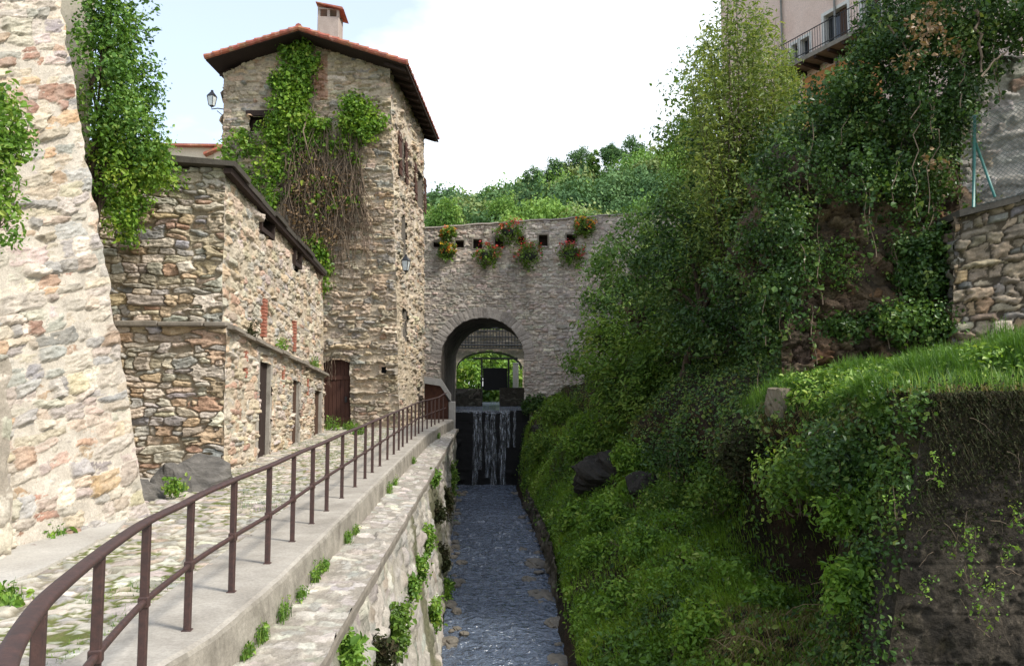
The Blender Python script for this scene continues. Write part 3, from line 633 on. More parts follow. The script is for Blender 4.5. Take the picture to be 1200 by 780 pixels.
V = np.array(rows); ny, nx = V.shape[:2]; ii = np.arange(nx * ny).reshape(ny, nx); Q = np.stack([ii[:-1, :-1], ii[:-1, 1:], ii[1:, 1:], ii[1:, :-1]], -1).reshape(-1, 4)
mk('coping_edge', V.reshape(-1, 3), [Q], M['ledge'], t, smooth=False)
# the deck the photographer stands on
mb = MB(); mb.box((-3.2, -3, -.5), (6, 3.35, -.02), bev=.04); tag(recentre(mb.build('footbridge', M['concrete'])), 'plain concrete footbridge deck under the viewpoint', 'bridge')

# ---- railing
ry = np.concatenate([[-1.05, -1.33], []]); RP = [(-.9, 1.75), (-1.32, 2.35), (-1.62, 3.1), (-1.86, 4.07), (-2.07, 5.2), (-2.165, 6.3), (-2.15, 7.3), (-2.11, 8.3), (-2.1, 10.4), (-2.02, 15), (-1.93, 20), (-1.83, 25), (-1.56, 29), (-1.27, 32.1)]
RP = np.array(RP); ss = np.concatenate([[0], np.cumsum(np.hypot(*np.diff(RP, axis=0).T))])
def rail_pt(s_): 
    x, y = smooth_interp(s_, ss, RP[:, 0]), smooth_interp(s_, ss, RP[:, 1]); return np.stack([x, y, zpath(y)], -1)
t = thing('railing', 'rusty brown tubular iron railing following the edge of the path', 'railing', (-2.1, 10, float(zpath(10))))
fine = np.concatenate([np.linspace(0, ss[8], 70), np.linspace(ss[8], ss[-1], 60)[1:]]); P3 = rail_pt(fine)
pr = .82 * np.array([(-.042, -.016), (.042, -.016), (.046, 0), (.038, .014), (.015, .02), (-.015, .02), (-.038, .014), (-.046, 0)])
P3n = P3 + np.array([0, 0, .985]) + np.stack([0 * fine, 0 * fine, (fbm(fine * .6, fine * 0, 3, 2) - .5) * .02], -1)
P3n[fine > ss[-1] - 2.2, 2] += sstep(ss[-1] - 2.2, ss[-1], fine[fine > ss[-1] - 2.2]) * .1
mb = MB(); mb.tube(P3n, .03, prof=pr); mb.build('handrail', M['rust'], t, smooth=True)
mb = MB(); mb.tube(P3 + np.array([0, 0, .49]), .021, k=8); mb.build('mid_rail', M['rust'], t, smooth=True)
ps = ss[2] + np.concatenate([np.arange(-1, 30) * 1.045]); ps = ps[ps < ss[-1] - .1]
for q, s_ in enumerate(ps):
    p = rail_pt(np.array([s_]))[0]; d = rail_pt(np.array([s_ + .05]))[0] - p; a = math.atan2(d[1], d[0])
    mb = MB(); mb.box(p + np.array([-.024, -.024, -.05]), p + np.array([.024, .024, .97]), rz=a + R.normal(0, .05), bev=.005)
    mb.box(p + np.array([-.032, -.032, .455]), p + np.array([.032, .032, .525]), rz=a, bev=.006)
    if p[1] > 5.2: mb.box(p + np.array([-.036, -.036, -.02]), p + np.array([.036, .036, .024]), rz=a, bev=.004)
    mb.build('post', M['rust'], t)
# brown parapet closing the path end
a = at(501, 494, 33); b = at(525, 494, 32.6); zt = at(510, 444, 33).z
t = thing('parapet_wall', 'low brown parapet with sloping grey coping where the railing ends', 'wall', tuple(a))
mb = MB(); mb.prism([(a.x - .15, 33.3, .6), (b.x - .02, 33.0, .6), (b.x - .02, 33.0, at(525, 470, 33).z), (at(516, 452, 33).x, 33.1, at(516, 452, 33).z), (a.x - .15, 33.3, at(501, 449, 33).z)], (0.02, .3, 0)); mb.build('panel', M['rust_panel'], t)
mb = MB(); q = [(a.x - .15, at(501, 441, 33).z), (at(517, 444, 33).x, at(517, 444, 33).z), (b.x + .1, at(527, 462, 33).z), (b.x + .1, at(527, 470, 33).z), (at(516, 452, 33).x, at(516, 452, 33).z), (a.x - .15, at(501, 449, 33).z)]
mb.prism([(x, 32.85, z) for x, z in q], (0, .6, 0)); mb.build('coping', M['lead'], t)
mb = MB(); mb.box((b.x + .0, 32.9, -.6), (b.x + .28, 33.5, at(527, 470, 33).z - .004), bev=.03); mb.build('pier', M['lead'], t)

# ================================================================== LEFT BUTTRESS
BUT = [('#b5a793', 5), ('#b3a99e', 5), ('#a6a29d', 3), ('#b0947d', 1.6), ('#a07966', .8), ('#8b8886', .8), ('#b89a76', .6), ('#c5bcac', 3)]
b_r = at(179, 612, 11.2); b_l = at(14, 660, 8.9); t_r = at(60, -60, 12.4); t_l = at(-140, -60, 9.9)
b_r.z -= .2; b_l.z -= .3
t = thing('stone_buttress', 'tall battered wall of mortared pale rubble at the left edge above the path', 'wall', tuple(b_l))
n1 = normal_of(b_l, b_r, t_l); back_r = b_r + Vector((-3.0, .9, 0)); back_rt = t_r + Vector((-3, .9, 0)); n2 = normal_of(b_r, back_r, t_r)
bm2 = dict(cw=.34, ch=.17, pal=BUT, mortar='#b9b1a4', prot=.065, mort=-.012, cover=.75, warp=.24, dome=.03, gap=.016, mnoise=.016, smear=.25, p=3.4)
def but_post(U, Vv, h, col): 
    # mortar thicker towards the foot, eroded higher up
    return h, col
mb = MB(); panel(mb, b_l, b_r, t_r, t_l, .0135, 61, er=(n2, 5), ew=.12, post=but_post, **bm2); panel(mb, b_r, back_r, back_rt, t_r, .05, 62, el=(n1, 5), ew=.12, **bm2)
mb.build('wall', M['masonry'], t, smooth=True, usecol=True)
# corner of the neighbouring wall, nearer and at the frame edge
c0 = at(-75, 660, 7.6); c1 = at(13, 668, 8.75); c2 = at(22, 470, 8.95); c3 = at(-75, 470, 7.8); c0.z -= .2; c1.z -= .2
t = thing('stone_wall', 'pale jointed stone wall corner at the foot of the buttress, frame left', 'wall', tuple(c1))
mb = MB(); e = Vector((-.9, .35, 0)); panel(mb, c0, c1, c2 + Vector((-.12, 0, .5)), c3 + Vector((0, 0, .5)), .02, 63, cw=.3, ch=.28, pal=[('#c8bfb0', 3), ('#b8b0a4', 2)], mortar='#a39a8c', prot=.03, cover=.2, er=(n2, 2))
panel(mb, c1, c1 + e, c2 + e + Vector((-.12, 0, .5)), c2 + Vector((-.12, 0, .5)), .04, 64, cw=.3, ch=.28, pal=[('#c8bfb0', 3), ('#b8b0a4', 2)], mortar='#a39a8c', prot=.03, cover=.2, el=(normal_of(c0, c1, c3), 2))
mb.build('wall', M['masonry'], t, smooth=True, usecol=True)
# pale rendered house wall behind the buttress
a = at(60, 120, 14); b = at(107, 120, 14.2)
t = thing('rendered_house', 'plain cream rendered house wall rising behind the buttress', 'house', (a.x, 14, .2))
mb = MB(); mb.prism([(a.x - 6, 14.0, .2), (b.x, 14.2, .2), (b.x - 3.6, 20, .2), (a.x - 8, 20, .2)], (0, 0, at(100, -80, 14).z)); mb.build('wall', M['render_pale'], t)

# ================================================================== OUTBUILDING (annexe)
ANX = [('#bdae98', 4), ('#b5ad9e', 4), ('#aeaaa4', 3), ('#c0a888', 2), ('#b4927a', .7), ('#9a9a9c', 1.2), ('#cbc1b0', 3), ('#c0aa88', 1.3)]
ANL = [('#c0b098', 4), ('#b8ad9d', 3), ('#c0a68a', 1.6), ('#aba69d', 2), ('#b08f79', .6), ('#cabfae', 3)]
Nb, Nl, Nt = at(262, 556, 15.5), at(265, 381, 15.5), at(269, 196, 15.5); Fb, Fl, Ft = at(379, 512, 26), at(380, 438, 26), at(379, 318, 26)
Nb.z -= .25; Fb.z -= .2
Wl = 3.1
t = thing('stone_outbuilding', 'low dry-stone outbuilding with dark slab eaves and three narrow doorways', 'building', (Nb.x, 15.5, float(zpath(15.5))))
mbw = MB(); nS, nF = Vector((1, 0, 0)), Vector((0, -1, 0))
dz = Vector((0, 0, 0)); lft = lambda p: Vector((p.x - Wl, p.y, p.z))
drystone = dict(cw=.38, ch=.15, pal=ANX, mortar='#9d907a', prot=.055, mort=-.035, cover=.35, warp=.26, dome=.055, gap=.02, smear=.15, p=3.8)
panel(mbw, lft(Nb), Nb, Nl, lft(Nl), .014, 71, er=(nS, 7), quoin=[Wl], **drystone)
# upper part stands a little back
s_ = Vector((-.1, .06, 0)); Nu0, Nu1, Fu0, Fu1 = Nl + s_, Nt + s_, Fl + Vector((-.1, 0, 0)), Ft + Vector((-.1, 0, 0))
panel(mbw, lft(Nu0), Nu0, Nu1, lft(Nu1), .014, 72, er=(nS, 8), quoin=[Wl], **drystone)
Ls = (Fb - Nb).length
def yu(px): # distance along the side wall of photograph column px
    best = min(np.linspace(0, 1, 400), key=lambda q: abs(proj(Nb.lerp(Fb, q))[0] - px)); return best * Ls
def vz(px, py, a=Nb, b=Fb):
    q = yu(px) / Ls; P = a.lerp(b, q); return at(px, py, P.y).z
doors = []
for (p0, p1, ptop) in ((302.5, 315, 417), (342, 350, 434), (368, 376, 444)):
    doors.append((yu(p0), yu(p1), vz((p0 + p1) / 2, ptop) - Nb.z))
def hol(U, Vv):
    m = np.zeros(U.shape, bool)
    for u0, u1, zt in doors: m |= (U > u0) & (U < u1) & (Vv < zt)
    return m
sidem = dict(cw=.36, ch=.15, pal=ANL, mortar='#bfb29c', prot=.052, mort=-.018, cover=.5, warp=.28, dome=.032, gap=.018, p=3.6, smear=.2)
panel(mbw, Nb, Fb, Fl, Nl, .022, 73, hole=hol, el=(nF, 7), **sidem)
up = []
for (p0, p1, y0, y1) in ((307, 319.5, 265, 247), (347, 353, 306, 292)): up.append((yu(p0), yu(p1), at(p0, y0, Nb.lerp(Fb, yu(p0) / Ls).y).z, at(p0, y1, Nb.lerp(Fb, yu(p0) / Ls).y).z))
Hs = (Nu1 - Nu0).length
def hol2(U, Vv):
    m = np.zeros(U.shape, bool)
    for u0, u1, z0, z1 in up: m |= (U > u0) & (U < u1) & (Vv > z0 - Nu0.z) & (Vv < z1 - Nu0.z + .05)
    return m
panel(mbw, Nu0, Fu0, Fu1, Nu1, .022, 74, hole=hol2, el=(nF, 8), **sidem)
mbw.box((Nb.x - Wl, 25.9, .2), (Nb.x - .3, 26.02, 5.6), col=lin('#8f8676')); mbw.box((Nb.x - Wl - .05, 15.9, .2), (Nb.x - Wl + .05, 26, 6), col=lin('#8f8676'))
panel(mbw, Fb, Fb + Vector((-2, .02, 0)), Ft + Vector((-2, .02, 0)), Ft, .06, 75, el=(nS, 9), **sidem)
mbw.build('wall', M['masonry'], t, smooth=True, usecol=True)
# ledge course between storeys, front and side
def along(q, a, b): return a.lerp(b, q)
mb = MB(); q = np.linspace(0, 1, 40)
for i in range(13):
    a, b = Nl.lerp(Fl, i / 13 + .002), Nl.lerp(Fl, (i + 1) / 13 - .002); j = R.normal(0, .012)
    pts = [(a.x - .14, a.y, a.z - .05 + j), (a.x + .17 + j, a.y, a.z - .075 + j), (a.x + .16 + j, a.y, a.z + .0 + j), (a.x - .14, a.y, a.z + .06 + j)]
    mb.prism(pts, tuple(b - a))
mb.build('ledge', M['ledge'], t)
mb = MB(); x = Nl.x - Wl
while x < Nl.x - .02:
    wd = R.uniform(.5, 1.1); x1 = min(x + wd, Nl.x + .03); mb.box((x + .01, 15.38 + R.normal(0, .015), Nl.z - .03 + R.normal(0, .01)), (x1, 15.7, Nl.z + .05 + R.normal(0, .012)), bev=.02); x += wd
mb.build('string_course', M['ledge'], t)
# doors in their reveals
for k, (u0, u1, zt) in enumerate(doors):
    p0, p1 = Nb.lerp(Fb, u0 / Ls), Nb.lerp(Fb, u1 / Ls); X = p0.x
    mb = MB(); n = 4; wd = (p1.y - p0.y) / n
    for i in range(n): mb.box((X - .16, p0.y + wd * i + .006, Nb.z), (X - .11 + R.normal(0, .004), p0.y + wd * (i + 1) - .006, Nb.z + zt), bev=.006)
    d = mb.build('door', M['dark_wood'] if k == 0 else M['wood'], t)
    mb = MB(); mb.box((X - .108, p0.y + .12, Nb.z + 1.15), (X - .075, p0.y + .2, Nb.z + 1.3), bev=.006); mb.build('handle', M['iron'], d)
    mb = MB(); zt0 = Nb.z + zt
    mb.box((X - .42, p1.y + .002, Nb.z), (X - .012, p1.y + .16, zt0 + .02), bev=.01); mb.box((X - .42, p0.y - .16, Nb.z), (X - .012, p0.y - .002, zt0 + .02), bev=.01); mb.box((X - .42, p0.y - .22, zt0 + .022), (X + .004, p1.y + .25, zt0 + .18), bev=.015)
    mb.build('door_frame', M['concrete'], t)
for (u0, u1, z0, z1) in up:
    p0, p1 = Nb.lerp(Fb, u0 / Ls), Nb.lerp(Fb, u1 / Ls); X = p0.x - .1
    mb = MB(); mb.box((X - .5, p0.y - .1, z0 - .1), (X - .45, p1.y + .1, z1 + .15)); mb.box((X - .45, p0.y - .08, z0 - .12), (X - .01, p0.y - .003, z1 + .1)); mb.box((X - .45, p1.y + .003, z0 - .12), (X - .01, p1.y + .08, z1 + .1)); mb.box((X - .45, p0.y, z0 - .12), (X - .01, p1.y, z0 - .01))
    mb.build('opening', M['dark_wood'], t)
# brick strips let into the side wall
for (px, y0, y1, wpx, upper) in ((286, 411, 443, .14, 0), (331, 429, 454, .14, 0), (360, 443, 463, .14, 0), (311, 350, 395, .26, 1), (346.5, 376, 412, .24, 1)):
    u = yu(px); P = Nb.lerp(Fb, u / Ls); X = P.x - (.1 if upper else 0) - (.03 if not upper else .0); z1 = at(px, y0, P.y).z; z0 = at(px, y1, P.y).z
    mb = MB(); z = z0
    while z < z1: mb.box((X - .12, P.y - wpx / 2 + R.normal(0, .008), z + .006), (X + .03 + R.normal(0, .004), P.y + wpx / 2 + R.normal(0, .008), min(z + .075, z1)), bev=.006); z += .08
    mb.build('brick_strip', M['brick_red'], t)
# slab roof with a thick dark eave
a, b = Nu1 + Vector((.22, -.22, -.02)), Fu1 + Vector((.2, .25, -.02))
mb = MB(); n = 9
for i in range(n):
    p, q_ = a.lerp(b, i / n), a.lerp(b, (i + 1) / n - .004); j = R.normal(0, .015)
    pts = [(p.x + j, p.y, p.z - .02 + j), (p.x + .02 + j, p.y, p.z + .075 + j), (p.x - 1.6, p.y, p.z + .6 + j), (p.x - Wl - .2, p.y, p.z + .15), (p.x - Wl - .2, p.y, p.z - .1), (p.x - 1.5, p.y, p.z + .35)]
    mb.prism(pts[:3] + [pts[3]] + [pts[4]] + [pts[0]] if False else [pts[0], pts[1], (p.x - Wl - .2, p.y, p.z + .36 + j), (p.x - Wl - .2, p.y, p.z + .18 + j)], tuple(Vector(q_) - Vector(p)))
mb.build('roof', M['slab'], t)
mb = MB(); mb.prism([(a.x - .06, a.y + .05, a.z - .13), (a.x - .03, a.y + .05, a.z - .025), (a.x - .2, a.y + .05, a.z - .025), (a.x - .2, a.y + .05, a.z - .13)], tuple((b - a) * .985)); mb.build('eave_beam', M['dark_wood'], t)

# ================================================================== TOWER HOUSE
TW = [('#b5a38a', 4), ('#ab9d89', 4), ('#b8a286', 2), ('#a0988b', 2), ('#918d86', 1), ('#ad8f75', .7), ('#c4b59d', 3)]
Bb, Bt, Ab, At_ = at(469, 505, 28), at(457, 80, 28.25), at(257, 520, 28.4), at(262, 85, 28.65); Cb, Ct = at(497, 500, 35), at(497, 148, 35)
AP = at(357, 42, 28.3); ztop = AP.z + .3
def ext(b_, t_, z): q = (z - b_.z) / (t_.z - b_.z); return b_ + (t_ - b_) * q
Bb.z -= .4; Cb.z = Bb.z; Ab.z = Bb.z
BT, AT, CT = ext(Bb, Bt, ztop), ext(Ab, At_, ztop), ext(Cb, Ct, ztop)
t = thing('tower_house', 'tall narrow rubble stone tower house with pink tiled gable roof', 'house', (Bb.x - 3, 31, float(zpath(30))))
Wt = (Bb - Ab).length; Ht = (AT - Ab).length
def uv_front(px, py):
    P = at(px, py, 28.25); u = (P - Ab).dot((Bb - Ab).normalized()); return u, P.z - Ab.z
eaL, eaR, apu = At_.z - Ab.z, Bt.z - Ab.z, uv_front(357, 42)
d0, d1_ = uv_front(381, 500)[0], uv_front(413, 500)[0]; dzt = uv_front(397, 421)[1]
def hole_t(U, Vv):
    gl_ = np.where(U < apu[0], eaL + (apu[1] - eaL) * U / apu[0], eaR + (apu[1] - eaR) * (Wt - U) / (Wt - apu[0]))
    m = Vv > gl_ - .02
    m |= (U > d0) & (U < d1_) & (Vv < dzt - .12 * np.abs((U - (d0 + d1_) / 2) / (d1_ - d0) * 2) ** 2)
    a_, b_ = uv_front(300, 150), uv_front(322, 133); m |= (U > a_[0]) & (U < b_[0]) & (Vv > a_[1]) & (Vv < b_[1])
    a_, b_ = uv_front(451, 437), uv_front(457, 430); m |= (U > a_[0]) & (U < b_[0]) & (Vv > a_[1]) & (Vv < b_[1])
    return m
nTs = Vector(normal_of(Bb, Cb, BT)); nTf = Vector(normal_of(Ab, Bb, AT))
twm = dict(cw=.4, ch=.15, pal=TW, mortar='#b8a992', prot=.1, mort=-.035, cover=.6, warp=.3, dome=.05, gap=.025, p=3.4, smear=.15)
def tw_post(U, Vv, h, col):
    p = sstep(.6, .7, fbm(U * .35, Vv * .35, 44, 4) - .12 * (Vv > 8))[..., None] * .75      # patches of old render
    pc = lin('#b8a991') * (.85 + .3 * fbm(U * 4, Vv * 4, 45, 3))[..., None]
    # brick patch under the gable, right of the vine
    return h * (1 - .7 * p[..., 0]), col * (1 - p) + pc * p
def tw_post_f(U, Vv, h, col):
    h, col = tw_post(U, Vv, h, col); a_, b_ = uv_front(377, 115), uv_front(398, 62)
    m = .65 * sstep(.35, .65, fbm(U * 3, Vv * 3, 46, 3)) * (U > a_[0]) * (U < b_[0]) * (Vv > a_[1]) * (Vv < b_[1])
    return h, col * (1 - m[..., None]) + lin('#9c6a52') * (.8 + .4 * vn(U * 8, Vv * 14, 4))[..., None] * m[..., None]
mbw = MB(); panel(mbw, Ab, Bb, BT, AT, .028, 81, hole=hole_t, er=(nTs, 3), post=tw_post_f, quoin=[Wt], **twm)
def side_uv(px, py):
    best = min(np.linspace(0, 1, 300), key=lambda q: abs(proj(Bb.lerp(Cb, q) + Vector((0, 0, 4)))[0] - px) if False else abs(proj(ext(Bb.lerp(Cb, q), Bt.lerp(Ct, q), at(px, py, Bb.lerp(Cb, q).y).z))[0] - px))
    P = Bb.lerp(Cb, best); z = at(px, py, P.y).z; return best * (Cb - Bb).length, z - Bb.z, P
Lsd = (Cb - Bb).length
WIN = [(469.5, 473.5, 207, 156, 1), (487.5, 496, 237, 193, 1), (471, 475.5, 297, 247, 0), (472.5, 477, 397, 360, 0)]
SW = []
for (p0, p1, y0, y1, sh_) in WIN:
    a_ = side_uv(p0, (y0 + y1) / 2); b_ = side_uv(p1, (y0 + y1) / 2); SW.append((a_[0], max(b_[0], a_[0] + .55), side_uv(p0, y0)[1], side_uv(p0, y1)[1], sh_))
def hole_s(U, Vv):
    m = Vv > (Bt.z - Bb.z) + .1
    for u0, u1, v0, v1, sh_ in SW: m |= (U > u0) & (U < u1) & (Vv > v0) & (Vv < v1)
    return m
panel(mbw, Bb, Cb, CT, BT, .03, 82, hole=hole_s, el=(nTf, 3), post=tw_post, **{**twm, 'cover': .9, 'mort': -.004, 'mortar': '#c2b6a4'})
Db = Ab + (Cb - Bb); DT = AT + (CT - BT)
hb = lambda p, z: Vector((p.x, p.y, z))
panel(mbw, Cb, Db, hb(DT, Ct.z), hb(CT, Ct.z), .15, 83, **twm); panel(mbw, Db, Ab, hb(AT, At_.z), hb(DT, At_.z), .15, 84, **twm)
mbw.build('wall', M['masonry_far'], t, smooth=True, usecol=True)
# window recesses on the path side
def on_side(u, v, inn): 
    q = u / Lsd; return Bb.lerp(Cb, q) + (ext(Bb.lerp(Cb, q), Bt.lerp(Ct, q), Bb.z + v) - Bb.lerp(Cb, q)) - nTs * inn
for (u0, u1, v0, v1, sh_) in SW:
    mb = MB(); c = [on_side(u0, v0, .32), on_side(u1, v0, .32), on_side(u1, v1, .32), on_side(u0, v1, .32)]; f_ = [on_side(u0 - .01, v0 - .01, .02), on_side(u1 + .01, v0 - .01, .02), on_side(u1 + .01, v1 + .01, .02), on_side(u0 - .01, v1 + .01, .02)]
    for i in range(4): mb.prism([c[i], c[(i + 1) % 4], f_[(i + 1) % 4], f_[i]], tuple(((f_[i] + f_[(i + 1) % 4]) / 2 - (f_[0] + f_[2]) / 2).normalized() * .06))
    fr = mb.build('window', M['ledge'], t)
    mb = MB(); mb.prism(c, tuple(-nTs * .04)); mb.build('pane', M['glass_dark'], fr)
    if sh_:
        for (ua, ub) in ((u0 - .5, u0 - .03), (u1 + .03, u1 + .5)) if u1 - u0 > .7 else ((u0 + .02, u1 - .02),):
            mb = MB(); nb = 3
            for i in range(nb):
                xa, xb = ua + (ub - ua) * i / nb + .008, ua + (ub - ua) * (i + 1) / nb - .008; mb.prism([on_side(xa, v0 + .03, -.035), on_side(xb, v0 + .03, -.035), on_side(xb, v1 - .03, -.035), on_side(xa, v1 - .03, -.035)], tuple(nTs * .035))
            for v_ in (v0 + .3, v1 - .35): mb.prism([on_side(ua, v_, -.07), on_side(ub, v_, -.07), on_side(ub, v_ + .1, -.07), on_side(ua, v_ + .1, -.07)], tuple(nTs * .02))
            mb.build('shutter', M['red_wood'], t)
def on_front(u, v, inn): q = u / Wt; return Ab.lerp(Bb, q) + (ext(Ab.lerp(Bb, q), At_.lerp(Bt, q), Ab.z + v) - Ab.lerp(Bb, q)) - nTf * inn
# recesses on the gable side
a_, b_ = uv_front(300, 150), uv_front(322, 133); mb = MB(); mb.prism([on_front(a_[0] - .1, a_[1] - .1, .3), on_front(b_[0] + .1, a_[1] - .1, .3), on_front(b_[0] + .1, b_[1] + .1, .3), on_front(a_[0] - .1, b_[1] + .1, .3)], tuple(-nTf * .05)); mb.prism([on_front(a_[0] - .15, b_[1], -.04), on_front(b_[0] + .15, b_[1], -.04), on_front(b_[0] + .15, b_[1] + .2, -.04), on_front(a_[0] - .15, b_[1] + .2, -.04)], tuple(-nTf * .4)); mb.build('gable_window', M['dark_wood'], t)
a_, b_ = uv_front(448, 440), uv_front(460, 427); mb = MB(); mb.prism([on_front(a_[0], a_[1], .25), on_front(b_[0], a_[1], .25), on_front(b_[0], b_[1], .25), on_front(a_[0], b_[1], .25)], tuple(-nTf * .05)); mb.build('vent_hole', M['black_panel'], t)
# arched red-brown door
mb = MB(); nb = 7
for i in range(nb):
    ua, ub = d0 - .05 + (d1_ - d0 + .1) * i / nb + .006, d0 - .05 + (d1_ - d0 + .1) * (i + 1) / nb - .006; mb.prism([on_front(ua, 0, .22 + R.normal(0, .004)), on_front(ub, 0, .22), on_front(ub, dzt + .05, .22), on_front(ua, dzt + .05, .22)], tuple(-nTf * .06))
for v_ in (.75, dzt - .7): mb.prism([on_front(d0, v_, .19), on_front(d1_, v_, .19), on_front(d1_, v_ + .14, .19), on_front(d0, v_ + .14, .19)], tuple(-nTf * .03))
dr = mb.build('door', M['red_wood'], t); mb = MB(); c = on_front(d1_ - .2, 1.5, .17); mb.box(c + Vector((-.04, -.04, -.1)), c + Vector((.04, .04, .1)), bev=.01); mb.build('handle', M['iron'], dr)
# roof: two tiled slopes
Rf, Rb = Vector((AP.x - .05, 27.55, at(355, 37, 27.55).z)), Vector((AP.x + .55, 36.0, at(355, 37, 27.55).z))
Ef, Eb = at(476, 77, 27.4), at(514, 166, 35.9); Lf = at(241, 71, 27.9); Lb = Vector((Lf.x + .6, 36.3, Lf.z))
Eb.z = Ef.z
def slope_tiles(mb, r0, r1, e0, e1):
    n = 44; m = 30; k = 5; V = []; 
    nn = unit(np.cross(np.array(r1 - r0), np.array(e0 - r0))); nn = nn * np.sign(nn[2])
    us = np.linspace(0, 1, n * k + 1); vs = np.concatenate([[i / m, (i + .96) / m] for i in range(m)] + [[1.0]])
    for v in vs:
        stp = ((v * m) % 1) * .05 - .0
        for u in us:
            p = np.array(r0.lerp(r1, u).lerp(e0.lerp(e1, u), v)); ph = (u * n) % 1
            V.append(p + nn * (.07 * abs(math.sin(math.pi * ph)) ** .7 + stp + .09 + .012 * math.sin(u * 97 + v * 31)))
    ii = np.arange(len(V)).reshape(len(vs), len(us)); mb.add(V, np.stack([ii[:-1, :-1], ii[:-1, 1:], ii[1:, 1:], ii[1:, :-1]], -1).reshape(-1, 4))
mb = MB(); slope_tiles(mb, Rf, Rb, Ef, Eb); slope_tiles(mb, Rf, Rb, Lf, Lb)
for a_, b_ in ((Rf, Ef), (Rf, Lf)):      # verge tiles along the gable
    for i in range(11):
        p, q_ = a_.lerp(b_, i / 11), a_.lerp(b_, (i + 1.12) / 11); mb.tube([p + Vector((0, -.02, .12)), p.lerp(q_, .5) + Vector((0, -.02, .12)), q_ + Vector((0, -.02, .14))], [.085, .095, .105], k=8)
mb.tube([Rf + Vector((0, -.05, .16)), Rf.lerp(Rb, .5) + Vector((0, 0, .16)), Rb + Vector((0, 0, .16))], .12, k=8)
rf = mb.build('roof', M['tile'], t)
mb = MB()
for a0, a1, b0, b1 in ((Rf, Rb, Ef, Eb), (Rf, Rb, Lf, Lb)):
    mb.prism([a0, a1, b1, b0], (0, 0, .06))
mb.build('soffit', M['dark_wood'], t)
for k_, (r0, r1, e0, e1) in enumerate(((Rf, Rb, Ef, Eb), (Rf, Rb, Lf, Lb))):
    for i in range(12 if k_ == 0 else 3):
        u = (i + .4) / (12 if k_ == 0 else 3); e = e0.lerp(e1, u); r = r0.lerp(r1, u); p = e.lerp(r, .02); q_ = e.lerp(r, .22 if k_ == 0 else .2)
        mb = MB(); mb.prism([p + Vector((0, -.05, -.13)), p + Vector((0, .05, -.13)), p + Vector((0, .05, -.004)), p + Vector((0, -.05, -.004))], tuple(q_ - p)); mb.build('rafter', M['dark_wood'], t)
# chimney
a_, b_ = at(374, 50, 30), at(399, 50, 30); zt = at(387, 22, 30).z; zb = 13.6
mb = MB(); mb.box((a_.x, 29.6, zb), (b_.x, 30.5, at(387, 25, 30).z), bev=.02); ch_ = mb.build('chimney', M['chimney'], t)
mb = MB(); z0 = at(387, 25, 30).z; z1 = at(387, 17, 30).z; wd = b_.x - a_.x
for x in (a_.x, a_.x + wd * .44, b_.x - wd * .12): mb.box((x, 29.62, z0 + .002), (x + wd * .12, 29.75, z1)); mb.box((x, 30.35, z0 + .002), (x + wd * .12, 30.48, z1))
mb.box((a_.x, 29.6, z1 + .002), (b_.x, 30.5, z1 + .1)); mb.build('flue_piers', M['chimney'], ch_)
mb = MB(); mb.prism([(a_.x - .05, 29.45, at(372, 11, 30).z), (a_.x - .05, 29.45, at(372, 10, 30).z + .0), (b_.x + .14, 29.45, at(403, 17, 30).z + .03), (b_.x + .2, 29.45, at(403, 19, 30).z)], (0, 1.2, 0)); mb.prism([(a_.x, 29.6, z1 + .1), (a_.x, 29.6, at(372, 11, 30).z), (b_.x, 29.6, at(401, 17, 30).z - .02), (b_.x, 29.6, z1 + .102)], (0, .9, 0)); mb.build('chimney_cap', M['tile'], ch_)

# ---- wall lanterns
def lantern(base, dirv, label, s=.8):
    """hanging street lantern: bracket from the wall at base, lantern out along dirv"""
    base = Vector(base); d = Vector(dirv); e = base + d
    t = thing('wall_lantern', label, 'street lamp', tuple(base), 'wall lanterns on the tower house')
    mb = MB(); mb.tube([base, base.lerp(e, .5) + Vector((0, 0, .03)), e, e + Vector((0, 0, .1))], .02, k=6); mb.tube([base + Vector((0, 0, -.25)), base.lerp(e, .55) + Vector((0, 0, -.06))], .014, k=6); mb.build('bracket', M['iron'], t)
    c = e + Vector((0, 0, .1))
    def ring(r, z): return [c + Vector((math.cos(a) * r * s, math.sin(a) * r * s, z * s)) for a in np.arange(4) * math.pi / 2 + .5]
    def fr(mb, r0, z0, r1, z1): a = ring(r0, z0) + ring(r1, z1); mb.add([tuple(v) for v in a], [np.array([[i, (i + 1) % 4, (i + 1) % 4 + 4, i + 4] for i in range(4)]), np.array([[3, 2, 1, 0], [4, 5, 6, 7]])])
    mb = MB(); fr(mb, .115, .03, .19, .42); mb.build('glass', M['lamp_glass'], t)
    mb = MB(); fr(mb, .06, -.02, .13, .03); fr(mb, .22, .42, .2, .46); fr(mb, .2, .461, .07, .62); fr(mb, .06, .621, .05, .7)
    for p, q_ in zip(ring(.125, .03), ring(.2, .42)): mb.tube([p, p.lerp(q_, .5), q_], .012, k=5)
    mb.build('lantern_frame', M['iron'], t)
P = on_side(.55, side_uv(474, 322)[1], 0); lantern(at(469, 321, 28.2), (at(475.5, 321, 28.0) - at(469, 321, 28.2)), 'small lantern on a bracket at the tower corner above the path', .85)
lantern(at(262, 128, 28.4), (at(248, 128, 28.2) - at(262, 128, 28.4)), 'small lantern seen against the sky left of the tower gable', .85)

